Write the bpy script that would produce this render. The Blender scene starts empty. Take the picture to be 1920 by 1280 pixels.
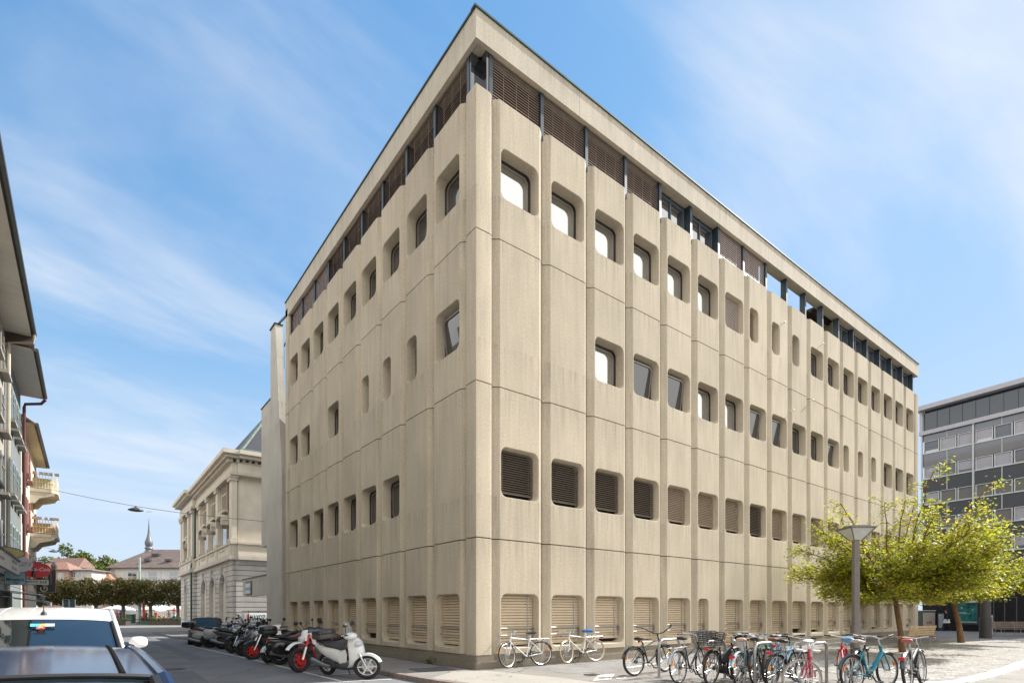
import bpy, math, random
from math import sin, cos, pi, radians as rad, sqrt, atan2
from mathutils import Vector, Matrix, Euler
RND = random.Random(11)
SC = bpy.context.scene
COL = SC.collection
# ------------------------------------------------------------------ camera, sky, sun, exposure
# world frame: the office corner is the origin, x runs along its plaza front, y along its street front
cd = bpy.data.cameras.new('camera'); cam = bpy.data.objects.new('camera', cd); COL.objects.link(cam)
cam.location = (-8.092, -12.033, 1.5); cam.rotation_euler = (rad(90), 0, rad(-37.664))
cd.sensor_width = 36; cd.lens = 19.35; cd.shift_y = 0.2641; cd.clip_end = 4000; cd.clip_start = 0.05
SC.camera = cam
SUN_EL, SUN_AZ = 38.0, -9.0          # azimuth measured from +x towards +y
w = bpy.data.worlds.new('World'); SC.world = w; w.use_nodes = True
nt = w.node_tree; N = nt.nodes; L = nt.links; N.clear()
out = N.new('ShaderNodeOutputWorld'); bg = N.new('ShaderNodeBackground'); bg.inputs['Strength'].default_value = 0.15
sky = N.new('ShaderNodeTexSky'); sky.sky_type = 'NISHITA'; sky.sun_disc = False
sky.sun_elevation = rad(SUN_EL); sky.sun_rotation = rad(90 - SUN_AZ); sky.air_density = 1.0; sky.dust_density = 0.35; sky.ozone_density = 1.0
tc = N.new('ShaderNodeTexCoord'); sep = N.new('ShaderNodeSeparateXYZ'); L.new(tc.outputs['Generated'], sep.inputs[0])
def wmath(op, a, b=None, c=None):
    n = N.new('ShaderNodeMath'); n.operation = op
    for i, q in enumerate((a, b, c)):
        if q is None: continue
        if isinstance(q, (int, float)): n.inputs[i].default_value = q
        else: L.new(q, n.inputs[i])
    return n.outputs[0]
zz = wmath('MAXIMUM', sep.outputs[2], 0.0); den = wmath('ADD', zz, 0.22)
comb = N.new('ShaderNodeCombineXYZ'); L.new(wmath('DIVIDE', sep.outputs[0], den), comb.inputs[0]); L.new(wmath('DIVIDE', sep.outputs[1], den), comb.inputs[1])
mp = N.new('ShaderNodeMapping'); L.new(comb.outputs[0], mp.inputs[0]); mp.inputs['Rotation'].default_value = (0, 0, rad(25)); mp.inputs['Scale'].default_value = (0.55, 1.25, 1); mp.inputs['Location'].default_value = (0.35, 0.2, 0)
n1 = N.new('ShaderNodeTexNoise'); L.new(mp.outputs[0], n1.inputs['Vector']); n1.inputs['Scale'].default_value = 1.15; n1.inputs['Detail'].default_value = 9; n1.inputs['Roughness'].default_value = 0.55; n1.inputs['Distortion'].default_value = 0.5
def lobe(d, lo, hi):                  # a bank of cloud around one direction of the sky
    v = N.new('ShaderNodeVectorMath'); v.operation = 'DOT_PRODUCT'; L.new(tc.outputs['Generated'], v.inputs[0]); v.inputs[1].default_value = Vector(d).normalized()
    r = N.new('ShaderNodeMapRange'); r.interpolation_type = 'SMOOTHSTEP'; L.new(v.outputs['Value'], r.inputs[0]); r.inputs[1].default_value = lo; r.inputs[2].default_value = hi
    return r.outputs[0]
bank = wmath('MULTIPLY', lobe((1.20, 0.33, 0.93), 0.93, 0.998), 0.15)
bank2 = wmath('MULTIPLY', lobe((1.0, -0.9, 0.75), 0.75, 0.98), 0.30)
bank3 = wmath('MULTIPLY', lobe((0.22, 1.15, 0.28), 0.80, 1.0), 0.06)
f0 = wmath('ADD', wmath('ADD', wmath('ADD', n1.outputs['Fac'], bank), bank2), bank3)
mr = N.new('ShaderNodeMapRange'); mr.interpolation_type = 'SMOOTHSTEP'; L.new(f0, mr.inputs[0]); mr.inputs[1].default_value = 0.50; mr.inputs[2].default_value = 0.80; mr.inputs[3].default_value = 0.0; mr.inputs[4].default_value = 0.88
mix = N.new('ShaderNodeMixRGB'); L.new(mr.outputs[0], mix.inputs['Fac']); mix.inputs['Color2'].default_value = (3.0, 3.15, 3.4, 1)
hue = N.new('ShaderNodeHueSaturation'); hue.inputs['Saturation'].default_value = 1.12; hue.inputs['Value'].default_value = 1.0
L.new(sky.outputs[0], hue.inputs['Color'])
# the photograph's sky is held back around the sun (highlights rolled off) and pale above the roofs
sc3 = N.new('ShaderNodeSeparateColor'); L.new(hue.outputs[0], sc3.inputs[0]); cc3 = N.new('ShaderNodeCombineColor')
for i, (k, g) in enumerate(((1.75, .76), (2.55, 1.06), (3.8, 1.20))):
    c = wmath('MULTIPLY', sc3.outputs[i], g); q = wmath('POWER', wmath('DIVIDE', c, k), 2.0); L.new(wmath('DIVIDE', c, wmath('SQRT', wmath('ADD', q, 1.0))), cc3.inputs[i])
hz = N.new('ShaderNodeMapRange'); hz.interpolation_type = 'SMOOTHSTEP'; L.new(sep.outputs[2], hz.inputs[0]); hz.inputs[1].default_value = 0.0; hz.inputs[2].default_value = 0.50; hz.inputs[3].default_value = 0.80; hz.inputs[4].default_value = 0.0
hm = N.new('ShaderNodeMixRGB'); L.new(hz.outputs[0], hm.inputs['Fac']); L.new(cc3.outputs[0], hm.inputs['Color1']); hm.inputs['Color2'].default_value = (2.45, 2.85, 3.3, 1)
L.new(hm.outputs[0], mix.inputs['Color1']); # broken bright cloud added over the unseen half of the sky to light the facades
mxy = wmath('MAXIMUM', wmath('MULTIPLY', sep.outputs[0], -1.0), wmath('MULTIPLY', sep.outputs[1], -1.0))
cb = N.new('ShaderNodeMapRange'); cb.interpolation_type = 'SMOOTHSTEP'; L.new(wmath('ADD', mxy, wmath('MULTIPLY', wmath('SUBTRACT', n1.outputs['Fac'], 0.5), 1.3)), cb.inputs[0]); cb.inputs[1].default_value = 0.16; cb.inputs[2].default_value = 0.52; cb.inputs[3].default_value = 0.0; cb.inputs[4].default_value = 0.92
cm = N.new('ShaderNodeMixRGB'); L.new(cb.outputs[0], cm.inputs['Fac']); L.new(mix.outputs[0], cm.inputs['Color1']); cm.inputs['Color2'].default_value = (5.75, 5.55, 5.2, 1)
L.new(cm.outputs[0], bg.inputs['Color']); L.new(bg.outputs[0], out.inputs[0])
sd = bpy.data.lights.new('sun', 'SUN'); sd.energy = 4.2; sd.angle = rad(0.5); sd.color = (1.0, 0.955, 0.88)
sun = bpy.data.objects.new('sun', sd); COL.objects.link(sun)
S = Vector((cos(rad(SUN_EL)) * cos(rad(SUN_AZ)), cos(rad(SUN_EL)) * sin(rad(SUN_AZ)), sin(rad(SUN_EL))))
sun.rotation_euler = (-S).to_track_quat('-Z', 'Y').to_euler()
SC.view_settings.view_transform = 'Standard'; SC.view_settings.look = 'None'; SC.view_settings.exposure = 1.0; SC.view_settings.gamma = 1
SC.cycles.caustics_reflective = False; SC.cycles.caustics_refractive = False
SC.cycles.max_bounces = 6; SC.cycles.transparent_max_bounces = 8; SC.cycles.sample_clamp_indirect = 6
SC.cycles.use_denoising = True

# ------------------------------------------------------------------ materials
MATS = {}
def M(name, col=(.5, .5, .5), rough=.6, metal=0., var=.12, sc=4., bump=0., bsc=50., stretch=(1, 1, 1), coat=0., pos=False, emis=0., spec=.5, det=4., speck=0., crack=0., stain=0., ior=1.5):
    if name in MATS: return MATS[name]
    m = bpy.data.materials.new(name); MATS[name] = m; m.use_nodes = True
    t = m.node_tree; b = t.nodes['Principled BSDF']
    b.inputs['Roughness'].default_value = rough; b.inputs['Metallic'].default_value = metal; b.inputs['Coat Weight'].default_value = coat; b.inputs['Coat Roughness'].default_value = 0.03
    b.inputs['Specular IOR Level'].default_value = spec; b.inputs['IOR'].default_value = ior
    if emis: b.inputs['Emission Color'].default_value = (*col, 1); b.inputs['Emission Strength'].default_value = emis
    if pos: src = t.nodes.new('ShaderNodeNewGeometry').outputs['Position']
    else: src = t.nodes.new('ShaderNodeTexCoord').outputs['Object']
    mpp = t.nodes.new('ShaderNodeMapping'); mpp.inputs['Scale'].default_value = stretch; t.links.new(src, mpp.inputs[0])
    n = t.nodes.new('ShaderNodeTexNoise'); n.inputs['Scale'].default_value = sc; n.inputs['Detail'].default_value = det; t.links.new(mpp.outputs[0], n.inputs['Vector'])
    r = t.nodes.new('ShaderNodeValToRGB'); r.color_ramp.elements[0].position = .3; r.color_ramp.elements[1].position = .7
    r.color_ramp.elements[0].color = (*[c * (1 - var) for c in col], 1); r.color_ramp.elements[1].color = (*[min(1, c * (1 + var)) for c in col], 1)
    t.links.new(n.outputs['Fac'], r.inputs[0]); colout = r.outputs[0]
    if speck:
        n3 = t.nodes.new('ShaderNodeTexNoise'); n3.inputs['Scale'].default_value = bsc; n3.inputs['Detail'].default_value = 2; t.links.new(src, n3.inputs['Vector'])
        mr3 = t.nodes.new('ShaderNodeMapRange'); t.links.new(n3.outputs['Fac'], mr3.inputs[0]); mr3.inputs[1].default_value = .3; mr3.inputs[2].default_value = .7; mr3.inputs[3].default_value = 1 - speck; mr3.inputs[4].default_value = 1 + speck
        mx = t.nodes.new('ShaderNodeMixRGB'); mx.blend_type = 'MULTIPLY'; mx.inputs[0].default_value = 1; t.links.new(colout, mx.inputs[1]); t.links.new(mr3.outputs[0], mx.inputs[2]); colout = mx.outputs[0]
    def mulmap(colout, val, a, bb, lo, hi):
        q = t.nodes.new('ShaderNodeMapRange'); t.links.new(val, q.inputs[0]); q.inputs[1].default_value = a; q.inputs[2].default_value = bb; q.inputs[3].default_value = lo; q.inputs[4].default_value = hi
        mx = t.nodes.new('ShaderNodeMixRGB'); mx.blend_type = 'MULTIPLY'; mx.inputs[0].default_value = 1; t.links.new(colout, mx.inputs[1]); t.links.new(q.outputs[0], mx.inputs[2]); return mx.outputs[0]
    if crack:
        wn = t.nodes.new('ShaderNodeTexNoise'); wn.inputs['Scale'].default_value = 1.3; wn.inputs['Detail'].default_value = 4; t.links.new(src, wn.inputs['Vector'])
        wm_ = t.nodes.new('ShaderNodeMixRGB'); wm_.blend_type = 'ADD'; wm_.inputs[0].default_value = .9; t.links.new(src, wm_.inputs[1]); t.links.new(wn.outputs['Color'], wm_.inputs[2])
        vo = t.nodes.new('ShaderNodeTexVoronoi'); vo.feature = 'DISTANCE_TO_EDGE'; vo.inputs['Scale'].default_value = crack; t.links.new(wm_.outputs[0], vo.inputs['Vector'])
        colout = mulmap(colout, vo.outputs['Distance'], .0, .012, .62, 1.)
    if stain:
        sn = t.nodes.new('ShaderNodeTexNoise'); sn.inputs['Scale'].default_value = .9; sn.inputs['Detail'].default_value = 7; sn.inputs['Roughness'].default_value = .65; t.links.new(src, sn.inputs['Vector'])
        colout = mulmap(colout, sn.outputs['Fac'], .52, .72, 1., 1 - stain)
        sn2 = t.nodes.new('ShaderNodeTexNoise'); sn2.inputs['Scale'].default_value = 5.5; sn2.inputs['Detail'].default_value = 3; t.links.new(src, sn2.inputs['Vector'])
        colout = mulmap(colout, sn2.outputs['Fac'], .66, .74, 1., 1 - stain * .9)
    t.links.new(colout, b.inputs['Base Color'])
    if bump:
        n2 = t.nodes.new('ShaderNodeTexNoise'); n2.inputs['Scale'].default_value = bsc; n2.inputs['Detail'].default_value = 3; t.links.new(mpp.outputs[0] if stretch != (1, 1, 1) else src, n2.inputs['Vector'])
        bp = t.nodes.new('ShaderNodeBump'); bp.inputs['Strength'].default_value = bump; bp.inputs['Distance'].default_value = .02
        t.links.new(n2.outputs['Fac'], bp.inputs['Height']); t.links.new(bp.outputs[0], b.inputs['Normal'])
    return m

def concrete(name, col):
    """washed concrete: fine grain, vertical rain streaks, broad blotches (all by world position)"""
    if name in MATS: return MATS[name]
    m = bpy.data.materials.new(name); MATS[name] = m; m.use_nodes = True
    t = m.node_tree; b = t.nodes['Principled BSDF']; b.inputs['Roughness'].default_value = .88; b.inputs['Specular IOR Level'].default_value = .25
    g = t.nodes.new('ShaderNodeNewGeometry').outputs['Position']
    def noise(scale, stretch, det=4, rough=.55):
        mpp = t.nodes.new('ShaderNodeMapping'); mpp.inputs['Scale'].default_value = stretch; t.links.new(g, mpp.inputs[0])
        n = t.nodes.new('ShaderNodeTexNoise'); n.inputs['Scale'].default_value = scale; n.inputs['Detail'].default_value = det; n.inputs['Roughness'].default_value = rough
        t.links.new(mpp.outputs[0], n.inputs['Vector']); return n.outputs['Fac']
    def mul(prev, fac, lo, hi, a=.3, bb=.7):
        r = t.nodes.new('ShaderNodeMapRange'); t.links.new(fac, r.inputs[0]); r.inputs[1].default_value = a; r.inputs[2].default_value = bb; r.inputs[3].default_value = lo; r.inputs[4].default_value = hi
        mx = t.nodes.new('ShaderNodeMixRGB'); mx.blend_type = 'MULTIPLY'; mx.inputs[0].default_value = 1
        if prev is None: mx.inputs[1].default_value = (*col, 1)
        else: t.links.new(prev, mx.inputs[1])
        t.links.new(r.outputs[0], mx.inputs[2]); return mx.outputs[0]
    fine = noise(34, (1, 1, .55), 3, .7)
    c = mul(None, noise(5, (1, 1, .10), 5), .94, 1.05)
    c = mul(c, noise(14, (1, 1, .045), 4), .945, 1.05)
    c = mul(c, noise(.6, (1, 1, .7), 3), .90, 1.09)
    c = mul(c, fine, .84, 1.14, .32, .68)
    c = mul(c, noise(2.3, (1, 1, .06), 5, .6), 1.03, .87, .55, .76)
    # rain runs: dirty streaks hanging from the joints and window sills
    zz_ = t.nodes.new('ShaderNodeSeparateXYZ'); t.links.new(g, zz_.inputs[0]); tot = None
    def mth(op, a, b_):
        n = t.nodes.new('ShaderNodeMath'); n.operation = op
        for i, q in enumerate((a, b_)):
            if isinstance(q, (int, float)): n.inputs[i].default_value = q
            else: t.links.new(q, n.inputs[i])
        return n.outputs[0]
    for lv, ln_ in ((3.48, .7), (7.61, .9), (11.62, .8), (4.64, .8), (8.77, .9), (12.78, .8), (15.41, 1.0), (17.38, .6)):
        r = t.nodes.new('ShaderNodeMapRange'); t.links.new(zz_.outputs[2], r.inputs[0]); r.inputs[1].default_value = lv - ln_; r.inputs[2].default_value = lv; r.inputs[3].default_value = 0; r.inputs[4].default_value = 1
        q = mth('MULTIPLY', r.outputs[0], mth('LESS_THAN', zz_.outputs[2], lv)); tot = q if tot is None else mth('MAXIMUM', tot, q)
    run_ = t.nodes.new('ShaderNodeMapRange'); t.links.new(noise(7.5, (1, 1, .035), 4, .6), run_.inputs[0]); run_.inputs[1].default_value = .47; run_.inputs[2].default_value = .68; run_.inputs[3].default_value = 0; run_.inputs[4].default_value = 1
    c = mul(c, mth('MULTIPLY', tot, run_.outputs[0]), 1., .74, 0, 1)
    c = mul(c, t.nodes.new('ShaderNodeObjectInfo').outputs['Random'], .955, 1.04, 0, 1)
    t.links.new(c, b.inputs['Base Color'])
    bp = t.nodes.new('ShaderNodeBump'); bp.inputs['Strength'].default_value = .22; bp.inputs['Distance'].default_value = .012
    t.links.new(fine, bp.inputs['Height']); t.links.new(bp.outputs[0], b.inputs['Normal'])
    return m

def glassy(name, col=(.02, .024, .028), fac=.45, tint=(.9, .95, 1), rough=.015, wob=.0):
    if name in MATS: return MATS[name]
    m = bpy.data.materials.new(name); MATS[name] = m; m.use_nodes = True
    t = m.node_tree; b = t.nodes['Principled BSDF']; b.inputs['Base Color'].default_value = (*col, 1); b.inputs['Roughness'].default_value = .08; b.inputs['Specular IOR Level'].default_value = .25
    gl = t.nodes.new('ShaderNodeBsdfGlossy'); gl.inputs['Color'].default_value = (*tint, 1); gl.inputs['Roughness'].default_value = rough
    mx = t.nodes.new('ShaderNodeMixShader'); mx.inputs[0].default_value = fac
    if wob:
        c = t.nodes.new('ShaderNodeTexCoord'); n = t.nodes.new('ShaderNodeTexNoise'); n.inputs['Scale'].default_value = 1.2; t.links.new(c.outputs['Object'], n.inputs['Vector'])
        bp = t.nodes.new('ShaderNodeBump'); bp.inputs['Strength'].default_value = wob; bp.inputs['Distance'].default_value = .1
        t.links.new(n.outputs['Fac'], bp.inputs['Height']); t.links.new(bp.outputs[0], gl.inputs['Normal'])
    t.links.new(b.outputs[0], mx.inputs[1]); t.links.new(gl.outputs[0], mx.inputs[2]); t.links.new(mx.outputs[0], t.nodes['Material Output'].inputs[0])
    return m

def clear(name, col=(.8, .85, .9), alpha=.25, rough=.05):
    if name in MATS: return MATS[name]
    m = M(name, col, rough=rough, var=.02); m.node_tree.nodes['Principled BSDF'].inputs['Alpha'].default_value = alpha; return m

def leafy(name, cols, trans=.35):
    """leaf faces: each leaf takes its own colour from the ramp, some light passes through"""
    if name in MATS: return MATS[name]
    m = bpy.data.materials.new(name); MATS[name] = m; m.use_nodes = True
    t = m.node_tree; t.nodes.remove(t.nodes['Principled BSDF'])
    g = t.nodes.new('ShaderNodeNewGeometry'); r = t.nodes.new('ShaderNodeValToRGB')
    while len(r.color_ramp.elements) < len(cols): r.color_ramp.elements.new(.5)
    for i, c in enumerate(cols): r.color_ramp.elements[i].position = i / (len(cols) - 1); r.color_ramp.elements[i].color = (*c, 1)
    t.links.new(g.outputs['Random Per Island'], r.inputs[0])
    d = t.nodes.new('ShaderNodeBsdfPrincipled'); d.inputs['Roughness'].default_value = .5; d.inputs['Specular IOR Level'].default_value = .22
    tr = t.nodes.new('ShaderNodeBsdfTranslucent'); mx = t.nodes.new('ShaderNodeMixShader'); mx.inputs[0].default_value = trans
    t.links.new(r.outputs[0], d.inputs['Base Color']); t.links.new(r.outputs[0], tr.inputs['Color'])
    t.links.new(d.outputs[0], mx.inputs[1]); t.links.new(tr.outputs[0], mx.inputs[2]); t.links.new(mx.outputs[0], t.nodes['Material Output'].inputs[0])
    return m

# ------------------------------------------------------------------ mesh building
def frame_z(d):
    d = Vector(d).normalized(); u = Vector((0, 0, 1)) if abs(d.z) < .95 else Vector((1, 0, 0))
    a = d.cross(u).normalized(); b = d.cross(a).normalized(); return a, b
class MB:
    def __init__(s): s.v = []; s.f = []; s.m = []
    def add(s, vs, fs, m=0, X=None):
        o = len(s.v)
        s.v += [tuple(X @ Vector(p)) for p in vs] if X is not None else [tuple(p) for p in vs]
        s.f += [tuple(i + o for i in f) for f in fs]; s.m += [m] * len(fs); return s
    def box(s, c, d, rz=0., m=0, X=None):
        x, y, z = d[0] / 2, d[1] / 2, d[2] / 2
        vs = [(i * x, j * y, k * z) for i in (-1, 1) for j in (-1, 1) for k in (-1, 1)]
        T = Matrix.Translation(c) @ Matrix.Rotation(rz, 4, 'Z') if rz else Matrix.Translation(c)
        if X is not None: T = X @ T
        return s.add(vs, [(0, 1, 3, 2), (4, 6, 7, 5), (0, 4, 5, 1), (2, 3, 7, 6), (0, 2, 6, 4), (1, 5, 7, 3)], m, T)
    def bar(s, a, b, w, h, up=(0, 0, 1), m=0):           # rectangular bar from a to b
        a, b = Vector(a), Vector(b); d = (b - a).normalized(); u = Vector(up); sx = d.cross(u).normalized(); u = sx.cross(d)
        vs = [p + sx * i * w / 2 + u * j * h / 2 for p in (a, b) for i, j in ((-1, -1), (1, -1), (1, 1), (-1, 1))]
        return s.add(vs, [(3, 2, 1, 0), (4, 5, 6, 7), (0, 1, 5, 4), (1, 2, 6, 5), (2, 3, 7, 6), (3, 0, 4, 7)], m)
    def tube(s, pts, r, n=8, closed=False, cap=True, m=0, flat=1.):
        pts = [Vector(p) for p in pts]; k = len(pts); rs = r if isinstance(r, (list, tuple)) else [r] * k
        vs = []; pa = None
        for i, p in enumerate(pts):
            if closed: d = pts[(i + 1) % k] - pts[i - 1]
            else: d = pts[min(i + 1, k - 1)] - pts[max(i - 1, 0)]
            d.normalize()
            if pa is None: a, b = frame_z(d)
            else:
                a = pa - d * pa.dot(d)
                a = a.normalized() if a.length > 1e-6 else frame_z(d)[0]
                b = d.cross(a)
            pa = a
            for j in range(n):
                q = 2 * pi * j / n; vs.append(p + a * cos(q) * rs[i] + b * sin(q) * rs[i] * flat)
        fs = []
        for i in range(k if closed else k - 1):
            for j in range(n):
                i2 = (i + 1) % k; fs.append((i * n + j, i * n + (j + 1) % n, i2 * n + (j + 1) % n, i2 * n + j))
        if cap and not closed: fs += [tuple(range(n - 1, -1, -1)), tuple((k - 1) * n + j for j in range(n))]
        return s.add(vs, fs, m)
    def cyl(s, a, b, r, r2=None, n=12, m=0, cap=True): return s.tube([a, b], [r, r if r2 is None else r2], n, m=m, cap=cap)
    def ring(s, c, ax, R, r, n=24, k=6, m=0, a0=0., a1=2 * pi, flat=1.):
        a, b = frame_z(ax); c = Vector(c); full = abs(a1 - a0 - 2 * pi) < 1e-6
        cnt = n if full else n + 1
        return s.tube([c + a * cos(a0 + (a1 - a0) * i / n) * R + b * sin(a0 + (a1 - a0) * i / n) * R for i in range(cnt)], r, k, closed=full, m=m)
    def ell(s, c, r, nu=16, nv=10, X=None, m=0, p=1.):
        def sg(v): return math.copysign(abs(v) ** p, v)
        vs = []; c = Vector(c)
        for i in range(nv + 1):
            ph = -pi / 2 + pi * i / nv
            for j in range(nu):
                th = 2 * pi * j / nu; q = Vector((sg(cos(ph)) * sg(cos(th)) * r[0], sg(cos(ph)) * sg(sin(th)) * r[1], sg(sin(ph)) * r[2]))
                vs.append((X @ q if X is not None else q) + c)
        fs = [(i * nu + j, i * nu + (j + 1) % nu, (i + 1) * nu + (j + 1) % nu, (i + 1) * nu + j) for i in range(nv) for j in range(nu)]
        return s.add(vs, fs, m)
    def lathe(s, prof, n=16, X=None, m=0, cap=True, a0=0.):
        vs = [(r * cos(a0 + 2 * pi * j / n), r * sin(a0 + 2 * pi * j / n), z) for r, z in prof for j in range(n)]
        k = len(prof); fs = [(i * n + j, i * n + (j + 1) % n, (i + 1) * n + (j + 1) % n, (i + 1) * n + j) for i in range(k - 1) for j in range(n)]
        if cap: fs += [tuple(range(n - 1, -1, -1)), tuple((k - 1) * n + j for j in range(n))]
        return s.add(vs, fs, m, X)
    def prism(s, poly, z0, z1, X=None, m=0, cap=True):
        n = len(poly); vs = [(x, y, z0) for x, y in poly] + [(x, y, z1) for x, y in poly]
        fs = [(i, (i + 1) % n, n + (i + 1) % n, n + i) for i in range(n)]
        if cap: fs += [tuple(range(n - 1, -1, -1)), tuple(range(n, 2 * n))]
        return s.add(vs, fs, m, X)
    def loft(s, rings, closed=True, cap=True, m=0):
        n = len(rings[0]); k = len(rings); vs = [p for r in rings for p in r]
        fs = [(i * n + j, i * n + (j + 1) % n, (i + 1) * n + (j + 1) % n, (i + 1) * n + j) for i in range(k - 1) for j in range(n if closed else n - 1)]
        if cap and closed: fs += [tuple(range(n - 1, -1, -1)), tuple((k - 1) * n + j for j in range(n))]
        return s.add(vs, fs, m)
    def grid(s, fn, nu, nv, m=0, thick=None):
        vs = [fn(i / nu, j / nv) for i in range(nu + 1) for j in range(nv + 1)]
        fs = [(i * (nv + 1) + j, (i + 1) * (nv + 1) + j, (i + 1) * (nv + 1) + j + 1, i * (nv + 1) + j + 1) for i in range(nu) for j in range(nv)]
        return s.add(vs, fs, m)
    def mesh(s, name, mats, ang=35.):
        me = bpy.data.meshes.new(name); me.from_pydata(s.v, [], s.f)
        for q in (mats if isinstance(mats, (list, tuple)) else [mats]): me.materials.append(q)
        if any(s.m): me.polygons.foreach_set('material_index', s.m)
        if ang: me.polygons.foreach_set('use_smooth', [True] * len(s.f)); me.set_sharp_from_angle(angle=rad(ang))
        me.update(); return me
    def obj(s, name, mats, parent=None, loc=None, rz=0., ang=35.):
        return place(s.mesh(name, mats, ang), name, parent, loc, rz)
def place(me, name, parent=None, loc=None, rz=0., rot=None):
    o = bpy.data.objects.new(name, me); COL.objects.link(o)
    if parent is not None: o.parent = parent
    if loc is not None: o.location = loc
    if rot is not None: o.rotation_euler = rot
    elif rz: o.rotation_euler = (0, 0, rz)
    return o
def tag(o, label=None, cat=None, group=None, kind=None):
    if label: o['label'] = label
    if cat: o['category'] = cat
    if group: o['group'] = group
    if kind: o['kind'] = kind
    return o
def thing(name, label, cat, loc=(0, 0, 0), rz=0., group=None, lean=0., scale=None):
    o = bpy.data.objects.new(name, None); COL.objects.link(o); o.location = loc; o.rotation_euler = (lean, 0, rz); o.empty_display_size = .2
    if scale: o.scale = scale
    return tag(o, label, cat, group)
def dup(src, loc=None, rz=None, label=None, group=None, parent=None):
    c = src.copy(); COL.objects.link(c)
    if parent is not None: c.parent = parent
    if loc is not None: c.location = loc
    if rz is not None: c.rotation_euler = (src.rotation_euler[0], 0, rz)
    if label: c['label'] = label
    if group: c['group'] = group
    for ch in list(src.children): dup(ch, parent=c)
    return c
def rrect(u0, u1, v0, v1, r, n=5):
    """rounded rectangle, counter-clockwise, n+1 points per corner"""
    pts = []
    for cx, cy, a in ((u1 - r, v0 + r, -90), (u1 - r, v1 - r, 0), (u0 + r, v1 - r, 90), (u0 + r, v0 + r, 180)):
        for i in range(n + 1):
            q = rad(a + 90 * i / n); pts.append((cx + r * cos(q), cy + r * sin(q)))
    return pts
def text_mesh(txt, size, mat, parent, name, X, shear=0., bold=0., depth=.004, align='CENTER', width=None):
    c = bpy.data.curves.new(name, 'FONT'); c.body = txt; c.size = size; c.align_x = align; c.align_y = 'CENTER'; c.extrude = depth; c.shear = shear; c.offset = bold
    t = bpy.data.objects.new('tmp', c); COL.objects.link(t); bpy.context.view_layer.update()
    me = bpy.data.meshes.new_from_object(t.evaluated_get(bpy.context.evaluated_depsgraph_get())); COL.objects.unlink(t); bpy.data.objects.remove(t)
    if width and me.vertices:
        xs = [v.co.x for v in me.vertices]; k = width / max(1e-6, max(xs) - min(xs)); mid = (max(xs) + min(xs)) / 2
        for v in me.vertices: v.co.x = (v.co.x - mid) * k
    me.transform(X); me.materials.clear(); me.materials.append(mat); me.name = name
    return place(me, name, parent)
def face_X(loc, rz):      # text/board plane: local x right, local y up, facing -y before rotation by rz
    return Matrix.Translation(loc) @ Matrix.Rotation(rz, 4, 'Z') @ Matrix.Rotation(rad(90), 4, 'X')
# ------------------------------------------------------------------ ground, street, pavements
asph = M('asphalt_street', (.205, .204, .210), .88, var=.14, sc=.7, bump=.35, bsc=90, pos=True, speck=.22, det=6, crack=.22, stain=.25)
asph_p = M('asphalt_pavement', (.255, .238, .22), .9, var=.15, sc=.8, bump=.3, bsc=70, pos=True, speck=.2, det=6, crack=.3, stain=.28)
pale_p = M('pale_pavement', (.37, .345, .305), .9, var=.10, sc=.9, bump=.3, bsc=70, pos=True, speck=.16, det=6, crack=.35, stain=.22)
gravel_m = M('gravel', (.30, .285, .265), .95, var=.30, sc=3.2, bump=.9, bsc=16, pos=True, speck=.5, det=8, stain=.3)
kerb_m = M('granite_kerb', (.26, .205, .175), .8, var=.25, sc=6, bump=.3, bsc=60, pos=True, speck=.25)
white_p = M('road_paint', (.62, .62, .60), .8, var=.12, sc=8, pos=True, speck=.12, bsc=30)
yellow_p = M('yellow_paint', (.75, .52, .08), .8, var=.08, pos=True)
def sheet(name, poly, z, m, kind='structure', thick=.0):
    b = MB()
    if thick: b.prism(poly, z - thick, z)
    else: b.add([(x, y, z) for x, y in poly], [tuple(range(len(poly)))])
    return tag(b.obj(name, m, ang=0), kind=kind)
sheet('ground', [(-900, -900), (900, -900), (900, 900), (-900, 900)], -.108, M('ground_far', (.11, .11, .105), .9, var=.2, sc=.05, pos=True))
sheet('street', [(-10.3, -70), (0.2, -70), (0.2, 41), (-10.3, 41)], -.10, asph)
sheet('cross_street', [(-70, 39.5), (40, 39.5), (40, 66), (-70, 66)], -.096, M('asphalt_sunlit', (.22, .205, .19), .9, var=.1, sc=.5, pos=True, speck=.12))  # sunlit look of the cross street put into a lighter, warmer asphalt colour
# plaza and office pavement: one raised slab with a rounded street corner
kx = [(-2.05, 2.0), (-1.98, -.4), (-1.9, -1.6), (-1.6, -3.2), (-1.0, -5.2), (0.2, -7.4), (2.2, -9.6), (5.0, -11.6), (9.0, -13.4), (14, -14.6), (30, -16)]
plaza_poly = [(0.6, 12.0), (-2.08, 12.0)] + kx + [(95, -20), (95, 40), (40, 40), (40, 0.6), (0.6, 0.6)]
sheet('plaza', plaza_poly, 0., asph_p, thick=.12)
far_k = [(-2.08, 12.0), (-2.2, 19.5), (-3.0, 23.5), (-3.7, 26.5), (-4.1, 37.5), (-3.6, 38.6), (-1.5, 39.3), (14, 39.3), (14, 12.0)]
sheet('sidewalk', far_k, -.001, M('asphalt_walk', (.17, .165, .16), .9, var=.13, sc=.8, pos=True, speck=.15, bump=.3, bsc=70), thick=.12)
sheet('sidewalk', [(-13, -60), (-10.25, -60), (-10.25, 39), (-13, 39)], 0., asph_p, thick=.12)
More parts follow.
